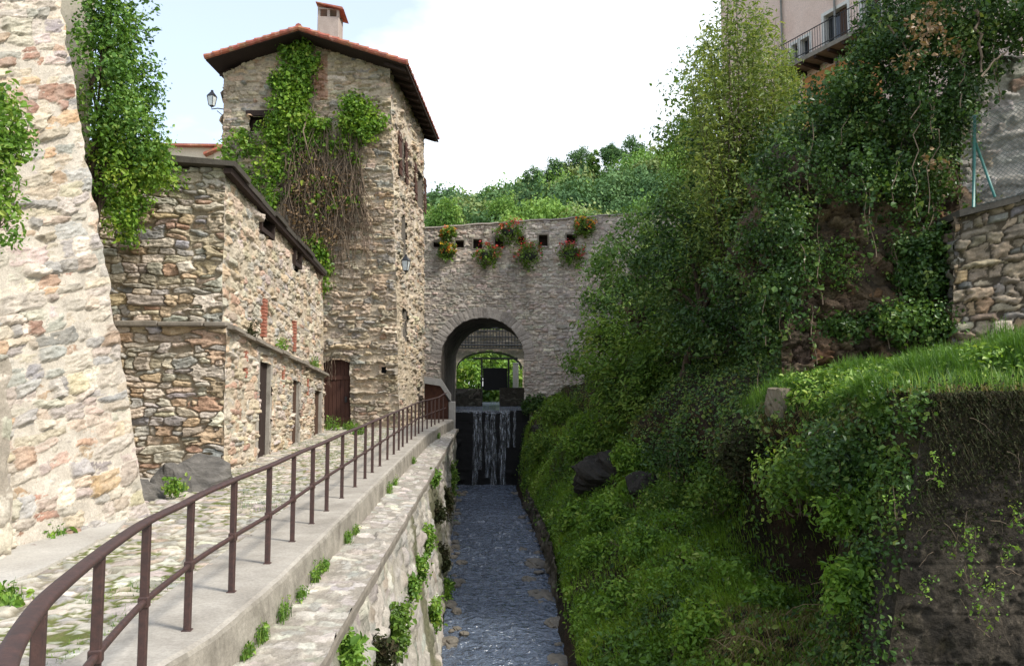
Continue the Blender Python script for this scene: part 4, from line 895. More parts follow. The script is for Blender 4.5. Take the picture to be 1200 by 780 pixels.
# ================================================================== GATE WALL over the stream
GW = [('#beb6a9', 4), ('#c5bcaf', 3), ('#aca69b', 2.4), ('#c7b9a9', 2), ('#b9a898', 1), ('#d2cabd', 2)]
YG0 = 38.0; gx0, gx1 = -2.9, 10.0; gz0 = -2.8
ztl, ztr = at(500, 266, 38).z, at(680, 254, 38).z; sl = (ztr - ztl) / (at(680, 254, 38).x - at(500, 266, 38).x); zl0 = ztl + (gx0 - at(500, 266, 38).x) * sl; zl1 = ztl + (gx1 - at(500, 266, 38).x) * sl
t = thing('gate_wall', 'broad stone wall spanning the stream with one round arch and small loopholes', 'wall', (0, 38, -2.3))
ax, ar, az = at(565.5, 420, 38).x, 1.98, at(565, 372, 38).z - 1.98
LH = [(508, 518, 283.5, 289.5), (533.5, 543.5, 281.5, 290), (554.5, 565, 280, 291), (580, 590, 278.5, 289.5), (607, 615, 276.5, 287), (631.5, 642, 275, 288.5), (664, 675, 274.5, 285.5)]
lh = [(at(a, d, 38).x, at(b, d, 38).x, at(a, d, 38).z, at(a, c, 38).z) for a, b, c, d in LH]
def arch_in(X, Z): return (np.abs(X - ax) < ar) & ((Z < az) | ((X - ax) ** 2 + (Z - az) ** 2 < ar ** 2)) 
def hole_g(U, Vv):
    X = U + gx0; Z = Vv + gz0; j = (vn(U * 7, Vv * 7, 4) - .5) * .07
    m = ((np.abs(X - ax) < ar + j) & (Z < az)) | ((X - ax) ** 2 + (Z - az) ** 2 < (ar + j) ** 2)
    for a, b, c, d in lh: m |= (X > a) & (X < b) & (Z > c) & (Z < d)
    m |= (Z > zl0 + (zl1 - zl0) * (X - gx0) / (gx1 - gx0) + (vn(U * 3, U * 0, 5) - .5) * .08)
    return m
zstr = at(560, 292, 38).z
def gate_post(U, Vv, h, col):
    X = U + gx0; Z = Vv + gz0; r = np.hypot(X - ax, Z - az); th = np.arctan2(Z - az, X - ax)
    ring_ = (r < ar + .5) & (Z > az - .1)                      # voussoirs round the arch
    k = np.floor(th / .105).astype(int) & 255; vc = np.stack([np.interp(_T[k, 5], [0, 1], [a, b]) for a, b in zip(lin('#9a9289'), lin('#bcb2a7'))], -1)
    jn = np.abs((th / .105) % 1 - .5) > .42; e = jn & ring_
    col = np.where(ring_[..., None], vc * (.85 + .3 * fbm(U * 6, Vv * 6, 5, 3))[..., None], col); h = np.where(ring_, .005 - e * .03 + (vn(U * 9, Vv * 9, 4) - .5) * .02, h)
    top = sstep(zstr - .05, zstr, Z); h = h - .05 * top
    st = sstep(.5, .75, fbm(U * 1.5, Vv * .35, 61, 4)) * sstep(4.5, zstr - .2, Z) * (1 - .6 * top)   # dark run-off stains below the string course
    pk = sstep(.5, .7, fbm(U * .45, Vv * .5, 62, 3))[..., None]
    col = col * (1 - .35 * st)[..., None]; return h, col * (1 - .35 * pk) + col * np.array([1.06, .98, .94]) * .35 * pk
mb = MB(); panel(mb, (gx0, 38, gz0), (gx1, 38, gz0), (gx1, 38, ztr + 1), (gx0, 38, ztr + 1), .034, 91, hole=hole_g, post=gate_post, cw=.26, ch=.12, pal=GW, mortar='#a89f95', prot=.045, mort=-.02, cover=.4, dome=.035, gap=.025, p=3.4, warp=.25, smear=.2)
# vault and jambs, skewed to the right as it runs back
skew = Vector((.55, 5.2, 0)); pf = [(ax - ar, gz0)] + [(ax - ar, z) for z in np.linspace(gz0 + .5, az, 8)] + [(ax + ar * math.cos(a), az + ar * math.sin(a)) for a in np.linspace(math.pi, 0, 30)[1:]] + [(ax + ar, z) for z in np.linspace(az, gz0, 9)[1:]]
pf = np.array(pf); mseg = 24; Vv_ = []; 
for i in range(mseg + 1):
    f = i / mseg
    for q_, (x, z) in enumerate(pf):
        o_ = (float(vn(q_ * .9, i * .8, 7)) - .5) * .09 * min(1, i); dx = ax - x; dd = np.array([dx, 0, (az + .5 - z)]); dd /= np.linalg.norm(dd) + 1e-6
        Vv_.append(np.array([x + skew.x * f, 38.0 + skew.y * f, z]) + dd * o_)
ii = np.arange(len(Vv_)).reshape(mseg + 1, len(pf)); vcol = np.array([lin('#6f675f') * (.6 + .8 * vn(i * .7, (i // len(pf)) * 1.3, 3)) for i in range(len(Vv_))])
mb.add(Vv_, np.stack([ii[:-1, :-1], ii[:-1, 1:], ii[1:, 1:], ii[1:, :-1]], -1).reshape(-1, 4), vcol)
# rear face (ring of quads) and top
bk = [(x + skew.x, 43.2, z) for x, z in pf]; outr = []
for x, z in pf:
    if z <= az + .01: outr.append((gx0 if x < ax else gx1, 43.2, z if z > gz0 + .1 else gz0))
    else:
        c = (x - ax) / ar; outr.append((ax + np.clip(c * 1.6, -1, 1) * ((gx1 - ax) if c > 0 else (ax - gx0)), 43.2, 9.9 if abs(c) < .7 else az + (9.9 - az) * (1 - (abs(c) - .7) / .3)))
n = len(pf); mb.add(bk + outr, np.array([[i, i + 1, n + i + 1, n + i] for i in range(n - 1)]), lin('#8d847b'))
# parapet: front leaf to full height, 0.55 thick, walkway behind lower
def ztop_at(x): return zl0 + (zl1 - zl0) * (x - gx0) / (gx1 - gx0)
xs = np.linspace(gx0, gx1, 60); cp = []
for x in xs:
    z = ztop_at(x) + (float(vn((x - gx0) * 3, 0, 5)) - .5) * .08; cp.append([(x, 37.97, z - .05), (x, 38.05, z + .03), (x, 38.3, z + .06), (x, 38.55, z + .02), (x, 38.58, z - 1.6), (x, 43.2, z - 1.7)])
cp = np.array(cp); ii = np.arange(360).reshape(60, 6); mb.add(cp.reshape(-1, 3), np.stack([ii[:-1, :-1], ii[1:, :-1], ii[1:, 1:], ii[:-1, 1:]], -1).reshape(-1, 4), lin('#8a8076'))
mb.build('wall', M['masonry_far'], t, smooth=True, usecol=True)
for (a, b, c, d) in lh:
    mb = MB(); mb.box((a - .02, 38.52, c - .02), (b + .02, 38.56, d + .02)); o_ = mb.build('loophole', M['dark_wood'], t)
    mb = MB(); mb.box((a - .07, 38.02, c - .07), (b + .07, 38.5, c - .002)); mb.box((a - .07, 38.02, d + .002), (b + .07, 38.5, d + .07)); mb.box((a - .07, 38.02, c), (a - .002, 38.5, d)); mb.box((b + .002, 38.02, c), (b + .07, 38.5, d)); mb.build('jamb', M['ledge'], o_)

# flower baskets
def basket(px, py, wpx, label, yel=False, Y=37.75, up=0):
    c = at(px, py, Y); r = wpx / 2 * Y / FPX
    t = thing('flower_basket', label, 'flower basket', (c.x, c.y, c.z - r), 'flower baskets on the gate wall')
    mb = MB(); prf = [(.25, -.62), (.5, -.5), (.62, -.25), (.66, 0)]; V = []; kk = 10
    for rr, z in prf: V += [(c.x + rr * r * math.cos(a), c.y + rr * r * math.sin(a) * .8, c.z + z * r * .9) for a in np.arange(kk) * 2 * math.pi / kk]
    F = [[i * kk + j, i * kk + (j + 1) % kk, (i + 1) * kk + (j + 1) % kk, (i + 1) * kk + j] for i in range(3) for j in range(kk)]; mb.add(V, [np.array(F), np.array([list(range(kk))[::-1]]), np.array([list(range(30, 40))])])
    mb.tube([(c.x, c.y, c.z), (c.x, 37.9, c.z + .1), (c.x, 38.05, c.z + .1)], .02, k=5); mb.build('planter', M['pot'], t)
    lv = Leaves(int(px)); g = lv.g; P = shell((c.x, c.y, c.z - .12 * r), (r * 1.1, r * .8, r * 1.0), 80, g, .5, wob=.6); lv.clumps(P, r * .16, 10, .09, .07, tone=g.random(len(P)) * .9, outc=(c.x, c.y + .2, c.z)); lv.build('foliage', 'bush_mid', t)
    lv = Leaves(int(px) + 1); P = shell((c.x, c.y - .05, c.z + .05 * r), (r * 1.05, r * .85, r * .9), 22, lv.g, .85, wob=.5, zmin=-.5); lv.clumps(P, r * .12, 9, .07, .06, outc=(c.x, c.y + .2, c.z)); lv.build('flowers', 'petal_yellow' if yel else 'petal', t)
basket(525, 273, 16, 'small greenish yellow flower basket on the wall top nearest the tower', True)
basket(597, 269, 28, 'wide red flower basket on the wall top above the loopholes')
basket(686, 264, 22, 'red flower basket on the wall top half behind the trees', True)
basket(523, 293, 18, 'small red and yellow flower basket hanging below the loophole nearest the tower', True)
basket(571, 297, 27, 'dense red geranium basket hanging left of the arch crown')
basket(619, 297, 30, 'largest red geranium basket hanging right of the arch crown')
basket(669.5, 296, 28, 'red and orange geranium basket hanging below the right-hand loophole')

# ================================================================== WEIR, WATERFALL, BEYOND THE ARCH
zf = at(575, 481, 38).z
t = thing('weir', 'dark wet masonry weir under the arch that the stream falls over', 'weir', (ax, 37.8, -2.5))
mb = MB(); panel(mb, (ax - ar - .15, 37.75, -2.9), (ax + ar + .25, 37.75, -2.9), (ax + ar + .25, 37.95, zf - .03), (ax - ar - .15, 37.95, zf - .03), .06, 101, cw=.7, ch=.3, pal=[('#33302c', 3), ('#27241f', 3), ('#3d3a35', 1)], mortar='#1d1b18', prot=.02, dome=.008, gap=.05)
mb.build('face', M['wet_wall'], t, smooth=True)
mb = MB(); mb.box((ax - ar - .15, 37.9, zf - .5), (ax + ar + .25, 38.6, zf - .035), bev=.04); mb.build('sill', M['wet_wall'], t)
g = np.random.default_rng(3); mb = MB()
for (px, wd, y1) in ((557, .11, 1.), (563, .07, .8), (571, .09, .9), (578, .14, 1.), (589, .13, 1.), (596, .06, .5), (603, .05, .5)):
    x = at(px, 500, 37.6).x; zb = zwater(37.5) + .03; n = 16; z = np.linspace(zf + .02, zf + .02 - (zf - zb) * y1, n); s = np.linspace(0, 1, n)
    xx = x + (vn(s * 5, x * 7 + s * 0, 6) - .5) * .12; yy = 37.78 - .32 * np.sqrt(s); ww = wd * (.7 + .8 * vn(s * 6, s * 0 + x, 9)); V = []
    for i in range(n): V += [(xx[i] - ww[i], yy[i] + .02, z[i]), (xx[i], yy[i] - .03, z[i]), (xx[i] + ww[i], yy[i] + .02, z[i])]
    ii = np.arange(n * 3).reshape(n, 3); mb.add(V, np.stack([ii[:-1, :-1], ii[:-1, 1:], ii[1:, 1:], ii[1:, :-1]], -1).reshape(-1, 4))
# lip of water over the sill and the foam at the foot
xs = np.linspace(ax - 1.5, ax + 1.3, 40); V = []
for x in xs: V += [(x, 38.9, zf + .01), (x, 38.0, zf + .012 + .02 * float(vn(x * 6, 2, 3))), (x, 37.74, zf - .06 - .1 * float(vn(x * 5, 1, 3)))]
ii = np.arange(120).reshape(40, 3); mb.add(V, np.stack([ii[:-1, :-1], ii[1:, :-1], ii[1:, 1:], ii[:-1, 1:]], -1).reshape(-1, 4))
for k in range(90):
    c = np.array([ax - .2 + g.normal(0, .75), 37.2 + g.normal(0, .2), zwater(37.2) + .03]); r_ = g.uniform(.04, .16); a = np.arange(9) * 2 * math.pi / 9; rr = r_ * g.uniform(.6, 1.3, 9)
    mb.add(np.stack([c[0] + rr * np.cos(a), c[1] + rr * np.sin(a) * .6, c[2] + a * 0 + g.uniform(.0, .05)], 1), np.array([list(range(9))]))
struct(mb.build('waterfall', M['fall'], smooth=True))
# upstream: bed, water, banks
mb = MB(); X_ = np.linspace(-60, 60, 80); Yu = np.linspace(43.3, 125, 60); V = []
for y in Yu:
    for x in X_:
        z = np.interp(x, [-60, -12, -5, -2.6, -1.9, 2.4, 3.2, 6, 14, 60], [9, 5, 3.2, 1.9, .7, .7, 1.8, 3, 6, 16]) + (y - 43) * .035 + (float(fbm(x * .3, y * .3, 3, 3)) - .5) * .8 * (abs(x) > 2.6); V.append((x, y, z))
ii = np.arange(4800).reshape(60, 80); mb.add(V, np.stack([ii[:-1, :-1], ii[:-1, 1:], ii[1:, 1:], ii[1:, :-1]], -1).reshape(-1, 4)); struct(mb.build('upstream_ground', M['meadow'], smooth=True))
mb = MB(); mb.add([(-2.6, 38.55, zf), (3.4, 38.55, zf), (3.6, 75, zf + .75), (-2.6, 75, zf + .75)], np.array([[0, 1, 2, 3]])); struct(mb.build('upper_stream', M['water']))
# arched footbridge with its railing
t = thing('arched_bridge', 'small pale stone arch bridge with a barred railing seen through the gate arch', 'bridge', (ax, 52, 1.5))
YB = 52; zc = at(573, 411, YB).z; bx0, bx1 = at(535, 425, YB).x, at(612, 425, YB).x; zs = at(535, 431, YB).z; zt = at(573, 386, YB).z; bc = (bx0 + bx1) / 2; hw = (bx1 - bx0) / 2
def hole_b(U, Vv): X = U - 7; Z = Vv + .5; return (np.abs(X - bc) < hw) & (Z < zs + (zc - zs) * np.sqrt(np.clip(1 - ((X - bc) / hw) ** 2, 0, 1)))
mb = MB(); panel(mb, (-7, YB, .5), (9, YB, .5), (9, YB, zt), (-7, YB, zt), .08, 102, hole=hole_b, cw=.5, ch=.2, pal=[('#a89c8c', 3), ('#958b7d', 2), ('#b5a994', 2)], mortar='#8d8475', prot=.08, cover=.3)
th = np.linspace(math.pi, 0, 25); V = [(bc + hw * math.cos(a), y, zs + (zc - zs) * math.sin(a)) for y in (YB, YB + 2.5) for a in th]; ii = np.arange(50).reshape(2, 25); mb.add(V, np.stack([ii[:-1, :-1], ii[:-1, 1:], ii[1:, 1:], ii[1:, :-1]], -1).reshape(-1, 4), lin('#6b6358'))
mb.box((-7, YB + .05, zt - .02), (9, YB + 2.5, zt + .02), col=lin('#8f8676')); mb.build('wall', M['masonry_far'], t, smooth=True, usecol=True)
mb = MB(); z0, z1 = at(573, 404, YB - .3).z, at(573, 368, YB - .3).z
for z in (z0, (z0 * .45 + z1 * .55), z1): mb.tube([(-4, YB - .3, z), (0, YB - .3, z), (6, YB - .3, z)], .055, k=5)
for x in np.arange(-4, 6, .2): mb.tube([(x, YB - .3, z0 - .25), (x, YB - .3, z1 + .25)], .03, k=4)
for z in np.linspace(z0 - .2, z0 + .9, 4): mb.tube([(-4, YB - .3, z), (0, YB - .3, z), (6, YB - .3, z)], .035, k=4)
mb.build('railing', M['iron'], t)
# sluice
t = thing('sluice_gate', 'black square sluice panel hung between posts over the upper stream', 'sluice gate', (ax, 46, 1.3))
a_, b_ = at(566, 457, 46), at(594.5, 431, 46); mb = MB(); mb.box((a_.x, 45.95, a_.z), (b_.x, 46.05, b_.z), bev=.02); mb.build('panel', M['black_panel'], t)
for x in (a_.x - .12, b_.x + .02): mb = MB(); mb.box((x, 45.9, 1.0), (x + .1, 46.1, b_.z + .5), bev=.01); mb.build('post', M['iron'], t)
mb = MB(); mb.box((a_.x - .6, 45.92, b_.z + .502), (b_.x + .6, 46.08, b_.z + .6), bev=.01); mb.build('beam', M['iron'], t)
a_, b_ = at(601, 470, 47), at(607.5, 426, 47); mb = MB(); mb.box((a_.x, 46.9, 1.0), (b_.x, 47.1, b_.z), bev=.03); mb.box((a_.x - .02, 46.88, b_.z + .002), (b_.x + .02, 47.12, b_.z + .05), bev=.02); tag(recentre(mb.build('pillar', M['white_trim'])), 'white pillar standing just right of the black sluice panel', 'pillar')
for (p0, p1, y1, lab) in ((528, 565, 455, 'low grey stone sill wall left of the sluice panel'), (594, 618, 454, 'low dark stone sill wall right of the sluice panel')):
    a_, b_ = at(p0, 480, 45), at(p1, y1, 45); mb = MB(); panel(mb, (a_.x - .4, 45, .8), (b_.x, 45, .8), (b_.x, 45, b_.z), (a_.x - .4, 45, b_.z), .06, 103 + p0, cw=.5, ch=.25, pal=[('#6f6a60', 3), ('#5c584f', 2)], mortar='#504b42', prot=.05)
    mb.box((a_.x - .4, 45.08, .8), (b_.x, 45.6, b_.z - .01), col=lin('#6a655b')); tag(recentre(mb.build('sill_wall', M['masonry_far'], usecol=True)), lab, 'wall')

# ================================================================== RIGHT BANK STRUCTURES
# concrete block
t = thing('concrete_block', 'massive dark weathered concrete abutment with mossy top in the lower right corner', 'abutment', (6.5, 9, -3))
bl, tl = at(1036, 800, 9.0), at(1086, 462, 9.25); bl = bl + (bl - tl) * .35
g = np.random.default_rng(11)
def blockpanel(mb, c00, c10, c11, c01, sd, res=.02):
    c00, c10, c11, c01 = [np.array(c) for c in (c00, c10, c11, c01)]; W = np.linalg.norm(c10 - c00); H = np.linalg.norm(c01 - c00); nx = int(W / res); ny = int(H / res); U, Vv = np.meshgrid(np.linspace(0, W, nx), np.linspace(0, H, ny))
    h = (fbm(U * 1.5, Vv * 1.5, sd, 4) - .5) * .16 + (fbm(U * 7, Vv * 7, sd + 1, 5, .68) - .5) * .11 - .035 * sstep(.6, .72, fbm(U * 5, Vv * 5, sd + 11, 4)); h -= .1 * sstep(.93, .96, vn(U * 3.1, Vv * 3.1, sd + 2)) + .02 * (np.abs((Vv % .55) - .27) < .012)
    for ed in (U, W - U): h *= np.clip(ed / .1, 0, 1) ** .5
    n_ = np.cross(c10 - c00, c01 - c00); n_ /= np.linalg.norm(n_); a = (U / W)[..., None]; b = (Vv / H)[..., None]
    Pp = (c00 * (1 - a) + c10 * a) * (1 - b) + (c01 * (1 - a) + c11 * a) * b + n_ * h[..., None]
    m = sstep(.45, .62, fbm(U * 1.2, Vv * .8, sd + 3, 4) + .5 * (Vv / H - .8))[..., None]; k = vn(U * 20, Vv * 20, 3)[..., None]
    col = lin('#4b443a') * (.25 + 1.1 * fbm(U * 3, Vv * 1.2, sd + 5, 5))[..., None] * (1 + 1.2 * sstep(.68, .8, fbm(U * 14, Vv * 14, sd + 8, 3)))[..., None]; col = col * (1 - m) + (lin('#3c3b1e') * k + lin('#43392a') * (1 - k)) * m
    ii = np.arange(nx * ny).reshape(ny, nx); mb.add(Pp.reshape(-1, 3), np.stack([ii[:-1, :-1], ii[:-1, 1:], ii[1:, 1:], ii[1:, :-1]], -1).reshape(-1, 4), col.reshape(-1, 3))
mb = MB(); br, tr = bl + Vector((4.2, -.5, 0)), tl + Vector((4.2, -.5, .12)); bk_, tk_ = bl + Vector((.2, 1.9, 0)), tl + Vector((.15, 1.9, .1))
blockpanel(mb, bl, br, tr, tl, 5); blockpanel(mb, bk_, bl, tl, tk_, 6); blockpanel(mb, tl, tr, tr + Vector((0, 2, 0)), tk_, 7)
mb.build('body', M['block'], t, smooth=True, usecol=True)
BLK = (tl, tr, tk_)
# lower rubble retaining wall on the terrace
RW = [('#a39179', 3), ('#948672', 3), ('#888379', 2), ('#a98e6c', 1.5), ('#74726f', 1), ('#b0a28c', 1)]
rl, rt = at(1113, 415, 14.1), at(1120, 253, 14.1); rl.z -= .4; rr_, rrt = Vector((13, 12.6, rl.z)), Vector((13, 12.6, rt.z + 1.0))
t = thing('rubble_wall', 'rough brown rubble terrace wall below the wire fence at the right edge', 'wall', tuple(rl))
mb = MB(); rk = Vector((.5, 1.5, 0)); nA = normal_of(rl, rr_, rt)
panel(mb, rl, rr_, rrt, rt, .025, 111, cw=.3, ch=.2, pal=RW, mortar='#51483a', prot=.06, mort=-.04, cover=.2, dome=.05, gap=.035, warp=.3, p=2.8)
panel(mb, rl + rk, rl, rt, rt + rk, .05, 112, cw=.3, ch=.2, pal=RW, mortar='#3d362b', prot=.09, mort=-.05, cover=.2, dome=.07, gap=.05)
mb.build('wall', M['masonry'], t, smooth=True, usecol=True)
mb = MB(); d = (rrt - rt); n_ = 9
for i in range(n_):
    p, q_ = rt + d * (i / n_), rt + d * ((i + .99) / n_); j = R.normal(0, .012); mb.prism([p + Vector((0, -.12, -.03 + j)), p + Vector((0, -.12, .1 + j)), p + Vector((.2, 1.4, .12 + j)), p + Vector((.2, 1.4, -.03 + j))], tuple(q_ - p))
mb.build('coping', M['slab'], t)
# upper pale wall behind the fence
ul, ut = at(1123, 250, 15.6), at(1128, 78, 15.6); ul.z -= .3; ur, urt = ul + Vector((5, -1.6, 0)), ut + Vector((5, -1.6, .4))
t = thing('upper_wall', 'pale grey mortared wall behind the wire fence at the right edge', 'wall', tuple(ul))
def up_post(U, Vv, h, col):
    q_ = (U < .55 + .2 * vn(Vv * 4, Vv * 0, 4))[..., None]; return h, np.where(q_, col * .9, col)
mb = MB(); kw_ = dict(cw=.4, ch=.22, pal=[('#a8a29a', 3), ('#948d84', 2), ('#8d7a66', 1.2), ('#b5afa6', 2)], mortar='#aeaba5', prot=.07, mort=-.012, cover=.8, warp=.45, dome=.04, gap=.025)
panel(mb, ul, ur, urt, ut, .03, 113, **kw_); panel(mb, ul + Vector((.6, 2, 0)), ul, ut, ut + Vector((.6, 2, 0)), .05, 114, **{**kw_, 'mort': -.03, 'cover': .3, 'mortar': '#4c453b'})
mb.build('wall', M['masonry'], t, smooth=True, usecol=True)
mb = MB()
for i in range(7):
    p = ut + (urt - ut) * (i / 7); V, F = rockmesh(p + Vector((.3, .2, .0)), (.42, .35, .16), 200 + i, 8); mb.add(V, F)
mb.build('coping', M['grey_rock'], t, smooth=False)
# wire fence
f0 = at(1141, 243, 13.9); f1 = at(1142, 137, 13.9); br0 = at(1166, 231, 13.75)
t = thing('wire_fence', 'green steel post with angled brace carrying chain link mesh on the terrace wall', 'fence', tuple(f0))
mb = MB(); mb.tube([f0, f0.lerp(f1, .5), f1], .03, k=8); mb.tube([f1, f1 + Vector((0, 0, .03))], .036, k=8); mb.build('post', M['green_paint'], t, smooth=True)
mb = MB(); mb.tube([br0, br0.lerp(f0.lerp(f1, .75), .5), f0.lerp(f1, .75)], .024, k=8); mb.build('brace', M['green_paint'], t, smooth=True)
fd = Vector((rrt - rt).normalized()); H_ = (f1 - f0).length; Lf_ = 4.2
mb = MB(); p2 = f0 + fd * 3.4; mb.tube([p2, p2 + Vector((0, 0, H_ * .5)), p2 + Vector((0, 0, H_))], .03, k=8); mb.build('post', M['green_paint'], t, smooth=True)
mb = MB(); sp = .085; V = []
def seg(a, b):
    a, b = Vector(a), Vector(b); mb.tube([a, b], .0046, k=3, cap=False)
for k_ in range(int((Lf_ + H_) / sp)):
    u = k_ * sp
    for sgn in (1, -1):
        if sgn > 0: a0, a1 = (u, 0), (u - H_, H_)
        else: a0, a1 = (u - H_, 0), (u, H_)
        (x0, z0), (x1, z1) = a0, a1
        if x0 > x1: x0, z0, x1, z1 = x1, z1, x0, z0
        if x1 < 0 or x0 > Lf_: continue
        m_ = (z1 - z0) / (x1 - x0)
        if x0 < 0: z0 -= m_ * x0; x0 = 0
        if x1 > Lf_: z1 -= m_ * (x1 - Lf_); x1 = Lf_
        seg(f0 + fd * x0 + Vector((0, 0, z0)), f0 + fd * x1 + Vector((0, 0, z1)))
for z in (.02, H_ * .5, H_ - .02): mb.tube([f0 + Vector((0, 0, z)), f0 + fd * Lf_ * .5 + Vector((0, 0, z)), f0 + fd * Lf_ + Vector((0, 0, z))], .004, k=4)
mb.build('mesh', M['wire'], t)
g = np.random.default_rng(8); mb = MB()
def cliff_post(U, Vv, h, col):
    h = h + (1 - 2 * np.abs(fbm(U * .9 + Vv * .2, Vv * .5, 141, 4) - .5)) * .5 - .4 + (fbm(U * 4, Vv * 2.5, 142, 4, .6) - .5) * .25; k = sstep(.45, .65, fbm(U * 1.2, Vv * .5, 143, 4))[..., None]
    return h, col * (1 - .45 * k) * np.array([1, .97, .9])
panel(mb, at(915, 475, 15.1), at(1125, 475, 14.5), at(1130, 215, 15.0), at(915, 215, 15.9), .03, 140, post=cliff_post, cw=.36, ch=.26, pal=[('#7d6a54', 3), ('#6b5b4a', 3), ('#8a7660', 2), ('#5b5146', 2), ('#86654a', 1)], mortar='#443628', prot=.16, mort=-.06, cover=1.2, warp=.5, dome=.09, gap=.03, smear=.45)
struct(mb.build('cliff', M['rockface'], smooth=True, usecol=True))
# stump-like standing stone at the terrace lip
c = bank_hit(918, 470); V, F = rockmesh(c + np.array([0, .12, .02]), (.33, .24, .42), 77, 16, .35); V = c + (V - c) * np.array([1, 1, 1]); V[:, 2] = np.minimum(V[:, 2], c[2] + .27 + (vn(V[:, 0] * 5, V[:, 1] * 5, 2) - .5) * .06); V[:, 0] = np.clip(V[:, 0], c[0] - .27 + .05 * vn(V[:, 2] * 4, V[:, 1] * 4, 3), c[0] + .27 - .05 * vn(V[:, 2] * 4, V[:, 1] * 4, 5))
tag(recentre(mk('boundary_stone', V, [F], M['stump'], smooth=False)), 'squared grey brown block standing at the left end of the terrace grass', 'stone block')
# dark overhanging boulder on the middle bank
c = bank_hit(712, 550); V, F = rockmesh(c + np.array((.15, .35, -.15)), (1.25, .9, .75), 31, 26, 1.0); tag(recentre(mk('boulder', V, [F], M['rock'], smooth=False)), 'large dark overhanging boulder jutting from the grassy middle bank', 'boulder')
for (px, py, Y, r, lab) in ((755, 565, 21.5, .55, 'dark jagged rock just right of the overhanging boulder'), (628, 500, 35, .35, 'small dark stone at the foot of the gate wall right of the fall')):
    c = bank_hit(px, py); V, F = rockmesh(c, (r, r * .8, r * .7), int(px), 12, .45); tag(recentre(mk('boulder', V, [F], M['rock'], smooth=False)), lab, 'boulder')
# revetment along the stream's right edge
t = thing('stone_revetment', 'low mossy stone edging wall along the right side of the stream', 'wall', (2, 26, -2.7))
def rx(Y): return float(smooth_interp(np.array([Y]), ks, PA[:, 1, 0])[0])
mb = MB(); ys_ = np.linspace(19, 33, 15)
panel(mb, (0, 33, 0), (0, 18.5, 0), (0, 18.5, 1), (0, 33, 1), .045, 121, cw=.45, ch=.2, pal=[('#6e685c', 3), ('#5a564c', 2), ('#7d766a', 1)], mortar='#4a4636', prot=.08, mort=.0, cover=.4)
for v in mb.V:
    z = v[:, 2].copy(); X0 = smooth_interp(v[:, 1], ks, PA[:, 1, 0]); v[:, 0] += X0 - .02 + .1 * z; v[:, 2] = zwater(v[:, 1]) - .3 + z * (.3 + .78 * sstep(18.5, 20, v[:, 1]) * (1 - sstep(31, 33, v[:, 1])))
n0 = len(mb.V); mb.build('wall', M['masonry'], t, smooth=True, usecol=True)
# stones along the water's edges
ST = [(531, 585, 'pale flat stone at the waterline near the foot of the canal wall, farthest'), (525, 640, 'grey wedge stone at the canal wall foot halfway down the stream'), (522, 700, 'long grey ledge stone against the canal wall foot'), (528, 655, 'small brown stone at the left waterline'), (524, 745, 'nearest grey stone at the left waterline'), (631, 655, 'flat pale slab lying in the right edge of the stream'), (640, 690, 'broad pale slab below the flat one at the right edge'), (620, 672, 'thin dark stone breaking the water near the right bank'), (650, 722, 'ochre stone on the right waterline'), (655, 760, 'nearest brown stone on the right waterline'), (612, 640, 'small stone in the riffle by the right bank'), (545, 575, 'small mossy stone below the waterfall at left')]
for i, (px, py, lab) in enumerate(ST):
    Y = 15.0
    for _ in range(30): Y = (EYE - zwater(Y)) * FPX / (py - 466)
    c = at(px, py, Y); r = [.3, .34, .4, .2, .35, .5, .6, .3, .35, .4, .22, .22][i]; V, F = rockmesh((c.x, c.y, zwater(Y) - .04), (r * .75, r * 1.2, .07 + .03 * (i % 3)), 300 + i, 14, .9); tag(recentre(mk('stream_stone', V, [F], M['stream_stone'], smooth=False)), lab, 'stone', 'stones along the stream edges')
gg = np.random.default_rng(71)
for k in range(46):
    Y = gg.uniform(12.5, 36) ; left = gg.random() < .6; X = float(wallx_bot(Y)) + .03 + gg.exponential(.13) if left else rx(Y) - gg.exponential(.16); r = gg.uniform(.07, .2)
    V, F = rockmesh((X, Y, zwater(Y) + .0), (r, r * 1.3, r * .55), 800 + k, 8, .6); tag(recentre(mk('stream_pebble', V, [F], M['stream_stone'], smooth=False)), 'small brown stone lying in the shallow edge of the stream by the canal wall' if left else 'small brown stone lying in the shallow edge of the stream by the mossy edging', 'stone', 'small stones in the left shallows' if left else 'small stones in the right shallows')
# rock outcrop at the foot of the outbuilding
c = at(207, 575, 13.2); V, F = rockmesh(c + Vector((-.1, .55, -.25)), (.85, .7, .8), 44, 18, .5); tag(recentre(mk('rock_outcrop', V, [F], M['grey_rock'], smooth=False)), 'grey rock outcrop between the buttress and the outbuilding corner', 'rock')
c = at(165, 585, 12.2); V, F = rockmesh(c + Vector((-.3, .4, -.2)), (.5, .5, .5), 45, 14, .5); tag(recentre(mk('rock_outcrop', V, [F], M['grey_rock'], smooth=False)), 'small rock tucked behind the foot of the buttress', 'rock')

